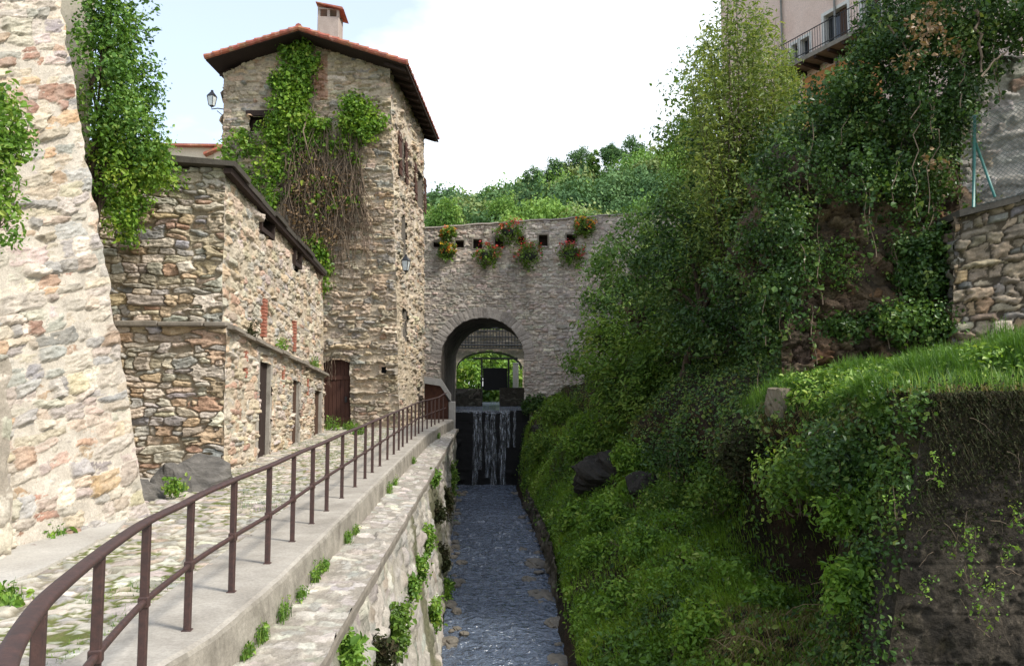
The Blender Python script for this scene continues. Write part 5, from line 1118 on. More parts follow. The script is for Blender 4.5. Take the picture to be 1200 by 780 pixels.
# ================================================================== HOUSES FAR AND HIGH
t = thing('pink_house', 'pale pink rendered house with balcony high above the right bank', 'house', (13, 33, 9))
F0, F1 = Vector((11.75, 36.9, 9)), Vector((17.2, 23.7, 9)); fdv = (F1 - F0).normalized(); Lp = (F1 - F0).length; fn = Vector((-fdv.y, fdv.x, 0)); fn = fn if fn.x < 0 else -fn
def fp(u, z, o=0): return Vector((F0.x + fdv.x * u + fn.x * o, F0.y + fdv.y * u + fn.y * o, z))
def fu(px, py):
    best = min(np.linspace(0, 1, 500), key=lambda q: abs(proj(fp(q * Lp, 17))[0] - px)) * Lp; return best, at(px, py, fp(best, 0).y).z
ub, zb = fu(965, 68); _, zb1 = fu(1010, 42); zb = (zb + zb1) / 2
wins = [(966, 993, 12, 69, 'door'), (938, 948.5, 45, 73, 'w'), (928, 935, 52, 75, 'w'), (1010, 1030, -20, 30, 'w'), (960, 980, -50, -10, 'w')]
WR = []
for (p0, p1, y0, y1, k_) in wins: u0, _ = fu(p0, y1); u1, _ = fu(p1, y1); z0 = fu((p0 + p1) / 2, y1)[1]; z1 = fu((p0 + p1) / 2, y0)[1]; WR.append((u0, u1, z0, z1, k_))
mb = MB(); U_ = sorted(set([0, Lp] + [x for w_ in WR for x in w_[:2]])); Z_ = sorted(set([9, 24] + [x for w_ in WR for x in w_[2:4]]))
for i in range(len(U_) - 1):
    for j in range(len(Z_) - 1):
        uc, zc_ = (U_[i] + U_[i + 1]) / 2, (Z_[j] + Z_[j + 1]) / 2
        if any(w_[0] < uc < w_[1] and w_[2] < zc_ < w_[3] for w_ in WR): continue
        mb.add([fp(U_[i], Z_[j]), fp(U_[i + 1], Z_[j]), fp(U_[i + 1], Z_[j + 1]), fp(U_[i], Z_[j + 1])], np.array([[0, 1, 2, 3]]))
mb.prism([fp(0, 9), fp(0, 24), fp(0, 24, -8), fp(0, 9, -8)], tuple(fdv * .02)); mb.prism([fp(Lp, 9), fp(Lp, 24), fp(Lp, 24, -8), fp(Lp, 9, -8)], tuple(-fdv * .02)); mb.build('wall', M['render_pink'], t)
mb = MB(); mb.prism([fp(-.5, 24, .6), fp(Lp + .5, 24, .6), fp(Lp + .5, 25.5, -4), fp(-.5, 25.5, -4)], (0, 0, .25)); mb.build('roof', M['tile'], t)
for (u0, u1, z0, z1, k_) in WR:
    mb = MB(); 
    for (a0, a1, b0, b1) in ((u0 - .12, u0, z0, z1), (u1, u1 + .12, z0, z1), (u0 - .12, u1 + .12, z1, z1 + .14)):
        mb.prism([fp(a0, b0, .03), fp(a1, b0, .03), fp(a1, b1, .03), fp(a0, b1, .03)], tuple(-fn * .3))
    fr = mb.build('window', M['white_trim'], t); mb = MB(); mb.prism([fp(u0, z0, -.25), fp(u1, z0, -.25), fp(u1, z1, -.25), fp(u0, z1, -.25)], tuple(-fn * .05)); mb.build('pane', M['glass_dark'], fr)
    mb = MB(); um = u0 + (u1 - u0) * .55; mb.prism([fp(um, z0, -.2), fp(u1 - .03, z0, -.2), fp(u1 - .03, z1, -.2), fp(um, z1, -.2)], tuple(fn * .04)); mb.build('shutter', M['wood'], fr)
zbal = zb - .1; ubl, ubr = fu(928, 80)[0], Lp - .5
mb = MB(); mb.prism([fp(ubl, zbal - .18, 0.01), fp(ubr, zbal - .18, 0.01), fp(ubr, zbal - .18, 1.0), fp(ubl, zbal - .18, 1.0)], (0, 0, .18)); u = ubl
bal = mb.build('balcony', M['ledge'], t)
mb = MB()
while u < ubr: mb.prism([fp(u, zbal - .36, .01), fp(u, zbal - .185, .01), fp(u, zbal - .185, .95), fp(u, zbal - .28, .95)], tuple(fdv * .12)); u += .7
mb.build('joists', M['dark_wood'], bal)
mb = MB()
for z in (zbal + .12, zbal + .95): mb.tube([fp(ubl, z, .96), fp((ubl + ubr) / 2, z, .96), fp(ubr, z, .96)], .022, k=5)
u = ubl
while u < ubr: mb.tube([fp(u, zbal, .96), fp(u, zbal + .95, .96)], .011, k=4); u += .13
mb.tube([fp(ubl, zbal + .95, .96), fp(ubl, zbal + .95, .02)], .02, k=5); mb.build('balustrade', M['iron'], bal)
mb = MB(); uo = fu(1030, 60)[0]; mb.prism([fp(ubl + .6, 9, .06), fp(uo, 9, .06), fp(uo, zbal - .45, .06), fp(ubl + .6, zbal - .45, .06)], tuple(-fn * .05)); mb.build('lower_wall', M['render_orange'], t)
for px in (918, 980): u_, _ = fu(px, 40); mb = MB(); mb.tube([fp(u_, 10, .08), fp(u_, 16, .08), fp(u_, 24, .08)], .045, k=8); mb.build('downpipe', M['lead'], t, smooth=True)
# red-roofed house behind the outbuilding
t = thing('distant_house', 'far house with orange tiled roof glimpsed left of the tower', 'house', (-16, 46, 3))
a_, b_ = at(196, 172, 46), at(249, 172, 46); c_ = at(238, 185, 45.6); d_ = at(268, 165, 45.6)
mb = MB(); mb.box((a_.x - 6, 46.3, 3), (b_.x, 54, at(220, 170, 46).z)); mb.box((b_.x + .01, 46.2, 3), (d_.x + 3, 54, at(262, 176, 46).z)); mb.build('wall', M['render_cream'], t)
mb = MB(); z0, z1 = at(220, 171, 46).z, at(220, 163, 46).z; mb.prism([(a_.x - 6, 45.9, z0), (a_.x - 6, 45.9, z0 + .12), (a_.x - 6, 50, z1 + .9), (a_.x - 6, 54, z0), (a_.x - 6, 54, z0 - .1)], (b_.x - a_.x + 6.3, 0, 0)); zz = at(240, 181, 45.8).z; z3 = at(266, 168, 45.8).z
mb.prism([(at(238, 181, 45.8).x, 45.8, zz), (at(238, 181, 45.8).x, 45.8, zz + .14), (at(268, 167, 45.8).x + 2, 45.8, z3 + .95), (at(268, 167, 45.8).x + 2, 45.8, z3 + .8)], (0, 8, 0)); mb.build('roof', M['tile'], t)

# ================================================================== HILL AND WOOD
Xh = np.linspace(-160, 330, 150); Yh = np.linspace(72, 420, 110)
def hillz(x, y):
    r = np.interp(x, [-160, -60, -15, 0, 12, 25, 40, 70, 120, 330], [28, 34, 38.5, 41, 43.5, 46.5, 53, 71, 96, 150])
    f = sstep(70, 185, y) * .78 + .22 * sstep(60, 120, y); f = np.where(y > 185, 1 - sstep(200, 420, y) * .6, f)
    return 3 + (r - 3) * f + (fbm(x * .03, y * .03, 71, 4) - .5) * 9 * f
XX, YYh = np.meshgrid(Xh, Yh); ZZ = hillz(XX, YYh); ii = np.arange(XX.size).reshape(XX.shape)
struct(mk('hill', np.stack([XX, YYh, ZZ], -1).reshape(-1, 3), [np.stack([ii[:-1, :-1], ii[:-1, 1:], ii[1:, 1:], ii[1:, :-1]], -1).reshape(-1, 4)], M['hill_soil']))
g = np.random.default_rng(5)
def crownproto(seed, n=30, per=44, r=(1, 1, 1.0), leaf=.13):
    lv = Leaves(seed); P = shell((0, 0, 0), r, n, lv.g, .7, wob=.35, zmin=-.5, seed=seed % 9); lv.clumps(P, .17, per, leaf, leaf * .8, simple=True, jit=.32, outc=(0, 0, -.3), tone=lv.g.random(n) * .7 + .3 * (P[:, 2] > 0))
    return np.concatenate(lv.V), np.concatenate(lv.F), np.concatenate(lv.r)
protos = [crownproto(s) for s in (1, 2, 3, 4)]
def wood(name, pts, rad, m, label=None, col_off=None):
    V = []; F = []; r = []; n = 0
    for i, p in enumerate(pts):
        v, f, q = protos[i % 4]; a = g.uniform(0, 6.28); c, s = math.cos(a), math.sin(a); R_ = rad[i]
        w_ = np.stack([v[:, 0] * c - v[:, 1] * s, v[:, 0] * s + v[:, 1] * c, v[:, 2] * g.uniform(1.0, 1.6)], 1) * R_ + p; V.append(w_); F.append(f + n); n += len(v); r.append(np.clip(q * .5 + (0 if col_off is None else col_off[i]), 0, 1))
    o = mk(name, np.concatenate(V), [np.concatenate(F)], M[m], frnd=np.concatenate(r), smooth=False); return o
pts = []; rad = []
while len(pts) < 300:
    y = 80 + 118 * g.random() ** .7; x = g.uniform(-.13, .3) * y
    z = float(hillz(np.array(x), np.array(y)));
    pts.append((x, y, z + 1.5)); rad.append(g.uniform(2.2, 4.0) * (.7 + y / 400))
pts = np.array(pts); rad = np.array(rad); kd = fbm(pts[:, 0] * .06, pts[:, 1] * .05, 73, 3) + g.normal(0, .08, len(pts))
for nm, sel, m in (('woodland', kd > .53, 'hill_leaf'), ('woodland', (kd <= .53) & (kd > .44), 'hill_olive'), ('woodland', kd <= .44, 'hill_dark')):
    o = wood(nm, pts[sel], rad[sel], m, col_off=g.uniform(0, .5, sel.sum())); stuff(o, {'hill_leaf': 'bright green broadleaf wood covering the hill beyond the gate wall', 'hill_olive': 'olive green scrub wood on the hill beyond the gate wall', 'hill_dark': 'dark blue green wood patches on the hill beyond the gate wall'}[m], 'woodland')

def simple_tree(name, base, h, r, mleaf, label, group=None, n=70, per=30, leaf=.35, sq=1.0, seed=0, lean=(0, 0), cat='tree'):
    t = thing(name, label, cat, tuple(base), group); gg = np.random.default_rng(seed); base = Vector(base); top = base + Vector((lean[0], lean[1], h))
    mb = MB(); branch(mb, base, base.lerp(top, .75), r * .09 + .04, r * .03, gg, 0, 8)
    cc = np.array(base.lerp(top, .62)); rr = np.array([r, r, h * .4 * sq])
    lv = Leaves(seed); P = shell(cc, rr, n, lv.g, .5, wob=.5, zmin=-.8, seed=seed % 7)
    for i in range(0, n, max(1, n // 9)): branch(mb, np.array(base.lerp(top, gg.uniform(.3, .6))), P[i], r * .035 + .015, .01, gg, .05, 5, 5)
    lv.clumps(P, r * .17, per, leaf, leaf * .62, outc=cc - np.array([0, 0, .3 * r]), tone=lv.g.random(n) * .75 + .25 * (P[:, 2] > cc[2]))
    mb.build('trunk', M['bark'], t, smooth=True); lv.build('crown', mleaf, t); return t
# trees that stand out on the skyline
for (px, py, Y, r, h, m, lab) in ((741, 166, 178, 3.0, 9, 'hill_dark', 'round dark tree standing clear on the skyline beside the right-hand trees'), (676, 182, 172, 2.7, 9, 'hill_dark', 'dark tree breaking the skyline in the middle of the hill'), (650, 194, 170, 2.4, 8, 'hill_dark', 'dark spreading tree left of the middle skyline tree'), (626, 204, 168, 2.0, 8.5, 'hill_dark', 'slim dark tree at the left of the skyline trio'), (695, 186, 176, 1.3, 7, 'hill_leaf', 'small narrow pale tree on the skyline between two dark ones'), (800, 148, 180, 3.5, 10, 'hill_dark', 'dark tree on the skyline touching the near trees'), (715, 178, 175, 2.0, 6, 'hill_dark', 'low dark tree on the skyline left of the round one'), (520, 247, 120, 2.6, 7, 'hill_leaf', 'bright green tree just behind the wall beside the tower'), (590, 240, 135, 3.2, 8, 'hill_leaf', 'bright green tree rising behind the wall top flowers')):
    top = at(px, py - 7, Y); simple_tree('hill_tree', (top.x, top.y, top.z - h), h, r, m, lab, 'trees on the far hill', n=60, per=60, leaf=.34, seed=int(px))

# ================================================================== PLANTS
# ---- trees and bushes on the right bank
def px_shell(lv, blobs, n, sig, per, ln, wd, inner=.5, up=.6, **k):
    """leaf clumps over several lumps given as (point, radii)"""
    vol = np.array([np.prod(b[1]) ** (2 / 3) for b in blobs]); 
    for b, f in zip(blobs, vol / vol.sum()):
        P = shell(b[0], b[1], max(4, int(n * f)), lv.g, inner, wob=.5, seed=int(abs(b[0][0] * 10)) % 9); lv.clumps(P, sig, per, ln, wd, up=up, outc=np.array(b[0]) - np.array([0, 0, .4 * b[1][2]]), **k)
def blob(px, py, Y, rx_, rz_, ry_=None): c = at(px, py, Y); return (np.array(c), (rx_, ry_ if ry_ else rx_ * .8, rz_))
def tree_from(name, base, blobs, m, label, seed, n, per, ln, wd, sig=.35, inner=.5, r0=.14, group=None, cat='tree', stems=1, up=.5, **k):
    t = thing(name, label, cat, tuple(base), group); gg = np.random.default_rng(seed); mb = MB(); base = np.array(base, float); cen = np.mean([b[0] for b in blobs], axis=0)
    for s_ in range(stems):
        b0 = base + gg.normal(0, .25 if stems > 1 else 0, 3) * np.array([1, 1, 0]); fk = b0 + (cen - b0) * .55 + gg.normal(0, .2, 3); branch(mb, b0, fk, r0, r0 * .6, gg, .0, 8)
        for b in blobs:
            if stems == 1 or gg.random() < .6: e = branch(mb, fk, b[0], r0 * .5, r0 * .16, gg, .06, 7, 6)
            for q_ in range(3): branch(mb, b[0], b[0] + gg.normal(0, .5, 3) * np.array(b[1]), r0 * .15, .008, gg, .05, 5, 4)
    lv = Leaves(seed); px_shell(lv, blobs, n, sig, per, ln, wd, inner, up=up, **k)
    mb.build('trunk', M['bark'], t, smooth=True); lv.build('crown', m, t); return t
base = lambda x, y, z: (x, y, z)
G2 = 'trees on the right bank'
tree_from('tree', bank_at(6.3, 29), [blob(740, 300, 28, 1.5, 1.3), blob(780, 270, 28.5, 1.5, 1.3), blob(800, 330, 27.5, 1.7, 1.7), blob(745, 375, 27.5, 1.5, 1.3), blob(720, 335, 27.5, 1.0, 1.0), blob(812, 225, 29, 1.0, 1.1)], 'bush_blue', 'blue green bushy tree spreading across the right end of the gate wall', 11, 170, 92, .14, .06, sig=.23, group=G2, axis=(-.5, 0, -.3), axw=.35)
tree_from('tree', bank_at(6.0, 26), [blob(712, 420, 26, 1.3, .95), blob(750, 440, 25.5, 1.4, 1.1), blob(700, 392, 26.5, .8, .6), blob(790, 420, 25, 1.3, 1.4), blob(745, 480, 25, 1.2, .9)], 'bush_mid', 'low leafy tree with drooping sprays leaning over the stream bank', 12, 150, 86, .13, .055, sig=.21, group=G2, axis=(-.7, 0, -.4), axw=.4)
tree_from('tree', bank_at(7.0, 23.5), [blob(850, 220, 22.5, 1.3, 1.8), blob(870, 300, 21.5, 1.3, 1.7), blob(820, 330, 22.5, 1.4, 1.9), blob(840, 420, 21, 1.3, 1.5), blob(800, 260, 23.5, 1.1, 1.4), blob(880, 400, 20, 1.1, 1.5), blob(905, 270, 20.5, 1.2, 1.6), blob(770, 330, 23.5, 1.1, 1.3), blob(890, 190, 21.5, 1.0, 1.2)], 'ivy_dark', 'tall dark tree shading the middle of the right bank', 13, 230, 84, .11, .06, sig=.2, group=G2)
# feathery tree of many upright shoots
t = thing('feathery_tree', 'tall yellowish feathery tree of upright shoots in front of the pink house', 'tree', tuple(bank_at(7.8, 22)), G2)
gg = np.random.default_rng(21); mb = MB(); lv = Leaves(21); b0 = bank_at(7.8, 22)
for i in range(190):
    tx, ty = gg.uniform(812, 940), None; 
    top = 10 + abs(tx - 868) ** 1.28 * .55 + gg.exponential(60) - 50
    p1 = np.array(at(tx, top, gg.uniform(20.0, 23.5))); p0 = np.array(at(870 + (tx - 870) * .35 + gg.normal(0, 8), 330, 21.5)); p0[1] = p1[1] * .6 + b0[1] * .4
    n = 9; s = np.linspace(0, 1, n)[:, None]; bow = np.array([(tx - 870) / 130 * .5, 0, 0]); pts_ = p0 + (p1 - p0) * s + bow * np.sin(s * math.pi) * .8 + gg.normal(0, .05, (n, 3)) * s
    if i % 3 == 0: mb.tube(pts_, np.linspace(.022, .004, n), k=4)
    m = 170; q_ = gg.uniform(.05, 1, m) ** .8; Pp = np.stack([np.interp(q_, s[:, 0], pts_[:, k]) for k in range(3)], 1); sp_ = .5 * (1 - q_ * .75)[:, None]; off = gg.normal(0, 1, (m, 3)) * sp_ * np.array([1, 1, .5]); Pp = Pp + off
    lv.put(Pp, off + np.array([0, -.3, .8]), .13, .042, rnd=np.clip(.25 + .5 * gg.random() + gg.normal(0, .15, m) + (q_ - .5) * .3, 0, 1), axis=(0, 0, -.1), axw=.3, jit=.8)
for i in range(5): branch(mb, b0 + gg.normal(0, .3, 3) * np.array([1, 1, 0]), np.array(at(870 + gg.normal(0, 14), 330, 21.5)), .09, .04, gg, 0, 7)
mb.build('trunk', M['bark'], t, smooth=True); lv.build('crown', 'willow', t)
tree_from('tree', bank_at(8.8, 26), [blob(812, 130, 26, .9, 1.3), blob(830, 90, 26.5, .7, 1.0), blob(805, 170, 26, 1.1, 1.1)], 'bush_mid', 'thin open tree top against the sky left of the feathery tree', 14, 80, 40, .13, .06, sig=.3, group=G2, inner=.3)
# ivy hanging over the cliff
IV = [blob(1005, 115, 16.4, .6, .6), blob(985, 165, 16.4, .7, .6), blob(1045, 60, 15.9, .7, .8), blob(1095, 15, 15.3, 1.3, 1.3), blob(1150, -5, 14.6, 1.2, 1.1), blob(1045, 85, 15.8, 1.0, 1.1), blob(1100, 95, 14.9, 1.0, 1.2), blob(1150, 45, 14.5, .7, .55), blob(1010, 140, 16.2, 1.1, 1.0), blob(1070, 160, 15.1, .95, 1.1), blob(965, 175, 17, 1.0, 1.0), blob(950, 235, 17.4, .9, 1.0), blob(1010, 215, 16.0, .9, .85), blob(1090, 215, 14.9, .42, .6), blob(925, 250, 18.5, 1.0, 1.3), blob(1060, 40, 16.5, 1.0, 1.2), blob(1125, 110, 14.8, .35, .6), blob(895, 320, 15.4, .6, .9), blob(925, 270, 15.0, .5, .7), blob(930, 340, 14.9, .3, .6), blob(975, 130, 15.6, .75, .7), blob(930, 200, 15.4, .75, .8), blob(900, 410, 15.6, .5, .8), blob(890, 250, 16, .7, .9), blob(1000, 205, 14.7, .5, .45), blob(1050, 195, 14.6, .45, .4), blob(870, 340, 16.5, .6, 1.0), blob(1200, 10, 14.2, .9, .7)]
t = thing('ivy', 'huge dark ivy curtain hanging over the cliff at the top right', 'ivy', tuple(bank_at(8.2, 15.6)))
lv = Leaves(31); px_shell(lv, IV, 780, .15, 84, .066, .056, inner=.66, up=.5)
gg = np.random.default_rng(32); mb = MB()
for b in IV:      # hanging strands below each lump
    for k in range(2):
        p = b[0] + np.array([gg.normal(0, .45) * b[1][0], -b[1][1] * gg.uniform(.5, 1), -b[1][2] * gg.uniform(.3, .7)]); ln_ = gg.uniform(.5, 1.5); n = 9; s = np.linspace(0, 1, n); q_ = p + np.stack([gg.normal(0, .12) * s + .05 * np.sin(s * 7 + k), s * 0 + .05 * np.cos(s * 5), -ln_ * s], 1); mb.tube(q_, .009, k=4)
        m = 42; u = gg.random(m); Pp = np.stack([np.interp(u, s, q_[:, j]) for j in range(3)], 1) + gg.normal(0, .05, (m, 3)); lv.put(Pp, gg.normal(0, 1, (m, 3)), .075, .06)
for (x0, y0, x1, y1, Y, r) in ((1143, 10, 1150, 85, 14.0, .035), (1130, 55, 1125, 130, 14.2, .018), (1078, 95, 1072, 210, 14.4, .014), (1095, 120, 1088, 250, 14.3, .012), (1040, 30, 1075, 75, 14.9, .02), (1065, 60, 1090, 20, 14.9, .02), (1150, 90, 1180, 60, 13.9, .02)):
    a_, b_ = np.array(at(x0, y0, Y)), np.array(at(x1, y1, Y)); branch(mb, a_, b_, r, r * .7, gg, .05, 9, 6)
mb.build('stem', M['dead_stem'], t, smooth=True); lv.build('foliage', 'ivy_dark', t)
lv = Leaves(33)
for (px, py) in ((1068, 35), (1075, 55), (1090, 30), (1092, 50), (1125, 55), (1085, 12), (1100, 10), (1095, 190), (1060, 75)): c = np.array(at(px, py, 14.0)); lv.clumps(c[None] + lv.g.normal(0, .08, (4, 3)), .08, 9, .08, .06)
lv.build('withered_leaves', 'dead_leaf', t)
lv = Leaves(34); ca, cb, cc, cdd = [np.array(at(*q)) for q in ((915, 475, 15.1), (1125, 475, 14.5), (1130, 215, 15.0), (915, 215, 15.9))]; P = []
while len(P) < 170:
    u, v = lv.g.random(2)
    if vn(u * 7, v * 3.5, 4) + .25 * (v - .5) > .56: P.append((ca * (1 - u) + cb * u) * (1 - v) + (cdd * (1 - u) + cc * u) * v + np.array([0, -.12, 0]))
lv.clumps(np.array(P), .13, 34, .06, .042, up=.4); stuff(lv.build('cliff_creepers', 'ivy'), 'scattered creepers over the bare cliff face', 'ground cover')
# ivy patches on the lower cliff face
for (px, py, Y, rx_, rz_, lab, m) in ((1085, 310, 14.7, .55, .75, 'dark ivy column left of the rubble wall', 'ivy_dark'), (1075, 380, 14.5, .75, .45, 'leafy patch at the cliff foot beside the rubble wall', 'ivy'), (1010, 385, 15.2, .8, .3, 'low leafy patch under the bare rock face', 'ivy_dark'), (985, 320, 15.8, .3, .7, 'thin ivy streak on the bare rock', 'ivy_dark'), (935, 360, 16.2, .55, 1.0, 'ivy covering the dark cliff corner', 'ivy_dark')):
    c = at(px, py, Y); t = thing('ivy_patch', lab, 'ivy', (c.x, c.y, c.z - rz_), 'ivy patches on the lower cliff'); lv = Leaves(int(px)); px_shell(lv, [(np.array(c), (rx_, .35, rz_))], int(90 * rx_ * rz_ + 40), .1, 40, .07, .055, inner=.5); lv.build('foliage', m, t)
    mb = MB(); gg = np.random.default_rng(int(py)); 
    for k in range(4): p = np.array(c) + np.array([gg.normal(0, rx_ * .4), .1, -rz_]); branch(mb, p, p + np.array([gg.normal(0, .2), 0, rz_ * 1.7]), .012, .006, gg, 0, 6, 4)
    mb.build('stem', M['dead_stem'], t, smooth=True)
# overgrowth along the terrace lip and slope: shrubs
SH = [(715, 512, 23, .6, 'bush_mid', 'grassy shrub capping the overhanging boulder'), (745, 530, 23, .5, 'ground_cover', 'leafy shrub on the right shoulder of the boulder'), (720, 600, 20, .55, 'ground_cover', 'leafy shrub on the slope below the boulder'), (790, 585, 17.5, .6, 'bush_mid', 'shrub right of the boulder on the middle slope'), (800, 520, 19.5, .8, 'ivy_dark', 'dark shrub above the hollow at the end of the terrace'), (850, 560, 16.5, .65, 'bush_mid', 'dull green shrub overhanging the dark hollow'), (890, 520, 15.6, .6, 'moss', 'mossy bush under the squared stone block'), (960, 545, 12.8, .6, 'bush_mid', 'bush on the steep lip in the middle of the terrace edge'), (1010, 520, 11.5, .5, 'ivy_dark', 'dark bush left of the abutment top'), (1020, 590, 11.2, .5, 'ground_cover', 'leafy clump against the left side of the abutment'), (1015, 680, 10.6, .35, 'ground_cover', 'broad leaved weed at the foot of the abutment'), (900, 705, 12, .3, 'ground_cover', 'bright weed on the brown slope left of the abutment'), (830, 730, 12.6, .4, 'grass_dark', 'grassy clump at the bottom edge of the bank'), (760, 640, 16, .5, 'ground_cover', 'nettle clump in the middle of the grass bank'), (700, 650, 17.2, .45, 'ground_cover', 'nettle clump near the stream on the grass bank'), (735, 700, 14.6, .4, 'ground_cover', 'dock clump low on the grass bank'), (680, 600, 20.5, .4, 'ground_cover', 'leafy weeds above the stone edging'), (640, 520, 30, .6, 'bush_mid', 'shrub on the bank right of the waterfall'), (660, 480, 33, .7, 'bush_mid', 'shrub at the foot of the gate wall right of the arch'), (625, 465, 36, .5, 'ivy_dark', 'dark plant hugging the wall right of the arch'), (690, 515, 28, .7, 'ground_cover', 'leafy mound on the upper bank above the boulder')]
for i, (px, py, Y, r, m, lab) in enumerate(SH):
    c = bank_hit(px, py + 4, r * .45); t = thing('shrub', lab, 'shrub', (c[0], c[1], c[2] - r * .8), 'shrubs on the right bank'); lv = Leaves(400 + i); px_shell(lv, [(c, (r, r, r * .8)), (c + np.array([r * .6, 0, -.2]), (r * .6, r * .6, r * .5)), (c + np.array([-r * .6, -.1, -.15]), (r * .6, r * .6, r * .5))], 70, r * .2, 30, .075 if Y < 20 else .11, .045 if Y < 20 else .06, inner=.4, up=.9); lv.build('foliage', m, t)
    mb = MB(); gg = np.random.default_rng(i)
    for k in range(6): branch(mb, c + np.array([gg.normal(0, r * .2), 0, -r]), c + gg.normal(0, r * .45, 3), .012, .005, gg, .05, 5, 4)
    mb.build('stem', M['dead_stem'], t, smooth=True)
# ground cover over the slopes (nobody could count it)
g = np.random.default_rng(77)
patch = lambda s, k, sd: fbm(s[..., 1] * k, s[..., 2] * k + s[..., 0] * k * .7, sd, 4)
pn = fbm(YG * .7, BZ * .8 + BX * .6, 81, 4); pn2 = fbm(YG * 1.6, BZ * 1.6 + BX * 1.1, 82, 4)
low = sstep(1.4, 2.2, TG) * (1 - sstep(4.7, 5.4, TG)); steep = sstep(4.6, 5.3, TG) * (1 - sstep(6.0, 6.5, TG)); terr = sstep(5.9, 6.3, TG) * (1 - sstep(8.0, 8.3, TG)) * (1 - sstep(15.6, 16.4, YG)); cliff = sstep(7.8, 8.3, TG) * (1 - sstep(9.0, 9.5, TG)); hollow = np.exp(-(((YG - 14.3) / 2.0) ** 2 + ((BZ + .45) / .85) ** 2)) * sstep(4.3, 5, TG)
brown = sstep(10, 11, YG) * (1 - sstep(12.5, 13.5, YG)) * sstep(3.3, 4.2, TG) * (1 - sstep(5, 5.3, TG))
near = np.where(YG < 40, 1 / (.35 + (YG / 16) ** 1.4), 1)
vis = (YG > 8.5)
mk_ = low * (.25 + sstep(.42, .58, pn)) * (1 - .85 * brown) * near * vis
p, n_, T_, Y_ = bank_sample(26000, mk_, g); lv = Leaves(78); lv.put(p + n_ * g.uniform(.02, .16, len(p))[:, None], n_ + np.array([-.3, -.3, .8]), .075, .05, rnd=np.clip(fbm(p[:, 1] * 1.1, p[:, 0] * 1.3, 3, 3) * 1.3 - .2 + g.normal(0, .12, len(p)), 0, 1)); stuff(lv.build('ground_cover', 'ground_cover'), 'leafy green ground cover over the lower right bank', 'ground cover')
mk_ = (steep * (.3 + sstep(.4, .55, pn2)) * (1 - .97 * hollow) + cliff * sstep(.48, .6, pn) * .8 + low * .12 + sstep(5.9, 6.3, TG) * (1 - sstep(8.0, 8.3, TG)) * sstep(15.4, 16.4, YG)) * near * vis
p, n_, T_, Y_ = bank_sample(40000, mk_, g); lv = Leaves(79); lv.put(p + n_ * g.uniform(.02, .22, len(p))[:, None], n_ + np.array([-.3, -.5, .5]), .07, .045); stuff(lv.build('creepers', 'ivy'), 'trailing dark creepers over the steep bank and cliff', 'ground cover')
mk_ = low * (.2 + sstep(.4, .62, pn2)) * (1 - .6 * brown) * near * vis
p, n_, T_, Y_ = bank_sample(70000, mk_, g); stuff(grass('bank_grass', p, .2, .014, 'grass_dark', 80, tone=fbm(p[:, 1] * .8, p[:, 0], 4, 3), dirn=(-.25, -.1, -.15)), 'dark green grass on the lower right bank', 'grass')
mk_ = terr * sstep(.45, .6, pn) * near * vis
p, n_, T_, Y_ = bank_sample(9000, mk_, g); lv = Leaves(90); lv.put(p + np.array([0, 0, 1]) * g.uniform(.05, .3, len(p))[:, None], n_ + np.array([0, -.3, .8]), .07, .045); stuff(lv.build('terrace_weeds', 'ground_cover'), 'leafy weeds among the terrace grass', 'ground cover')
mk_ = (steep * .8 * sstep(.45, .6, pn) + brown * 1.2 + low * .05 + steep * sstep(11, 9, YG)) * near * vis
p, n_, T_, Y_ = bank_sample(14000, mk_, g); stuff(grass('dry_grass', p, .26, .01, 'grass_dry', 81, dirn=(-.5, -.3, -.5)), 'dry brownish grass hanging on the steep bank', 'grass')
mk_ = terr * (.08 + sstep(.36, .56, pn2)) * near * vis
p, n_, T_, Y_ = bank_sample(42000, mk_, g); stuff(grass('terrace_grass', p, .16 + .26 * sstep(.3, .7, fbm(p[:, 0] * 1.5, p[:, 1] * 1.5, 88, 3)), .013, 'grass', 82, lean=.5, tone=fbm(p[:, 1] * .7, p[:, 0] * .7, 5, 3) + (p[:, 0] - 7) * .06), 'tall bright green grass on the terrace', 'grass')  # blade tone rises to the right: shade at the left put into the colour
# moss and hanging dry grass on the abutment top
tl, tr, tk_ = BLK
q_ = g.random((800, 3)); p = np.array(tl) + q_[:, :1] * np.array(tr - tl) + q_[:, 1:2] ** 2 * np.array([0, 1.4, 0]); p[:, 1] -= .04; p[:, 2] -= g.exponential(.12, len(p)) * (q_[:, 1] < .25); stuff(grass('hanging_grass', p, .3, .01, 'grass_dry', 83, dirn=(-.1, -.55, -.7)), 'mossy dry grass hanging over the abutment top', 'grass')
p = np.array(tl) + g.random((2600, 1)) * np.array(tr - tl) + g.random((2600, 1)) * np.array([0, 1.7, 0]); stuff(grass('lip_grass', p, .28, .012, 'grass', 84), 'green grass along the abutment top', 'grass')
blf = tl - (tl - bl) * 1.0
def on_block(u, v): return np.array(tl + (tr - tl) * u + (bl - tl) * v)
lv = Leaves(85); P = np.array([on_block(lv.g.random(), lv.g.random() ** 2 * .4) for _ in range(420)]); P[:, 1] -= .05; lv.clumps(P, .1, 40, .03, .018, up=.2)
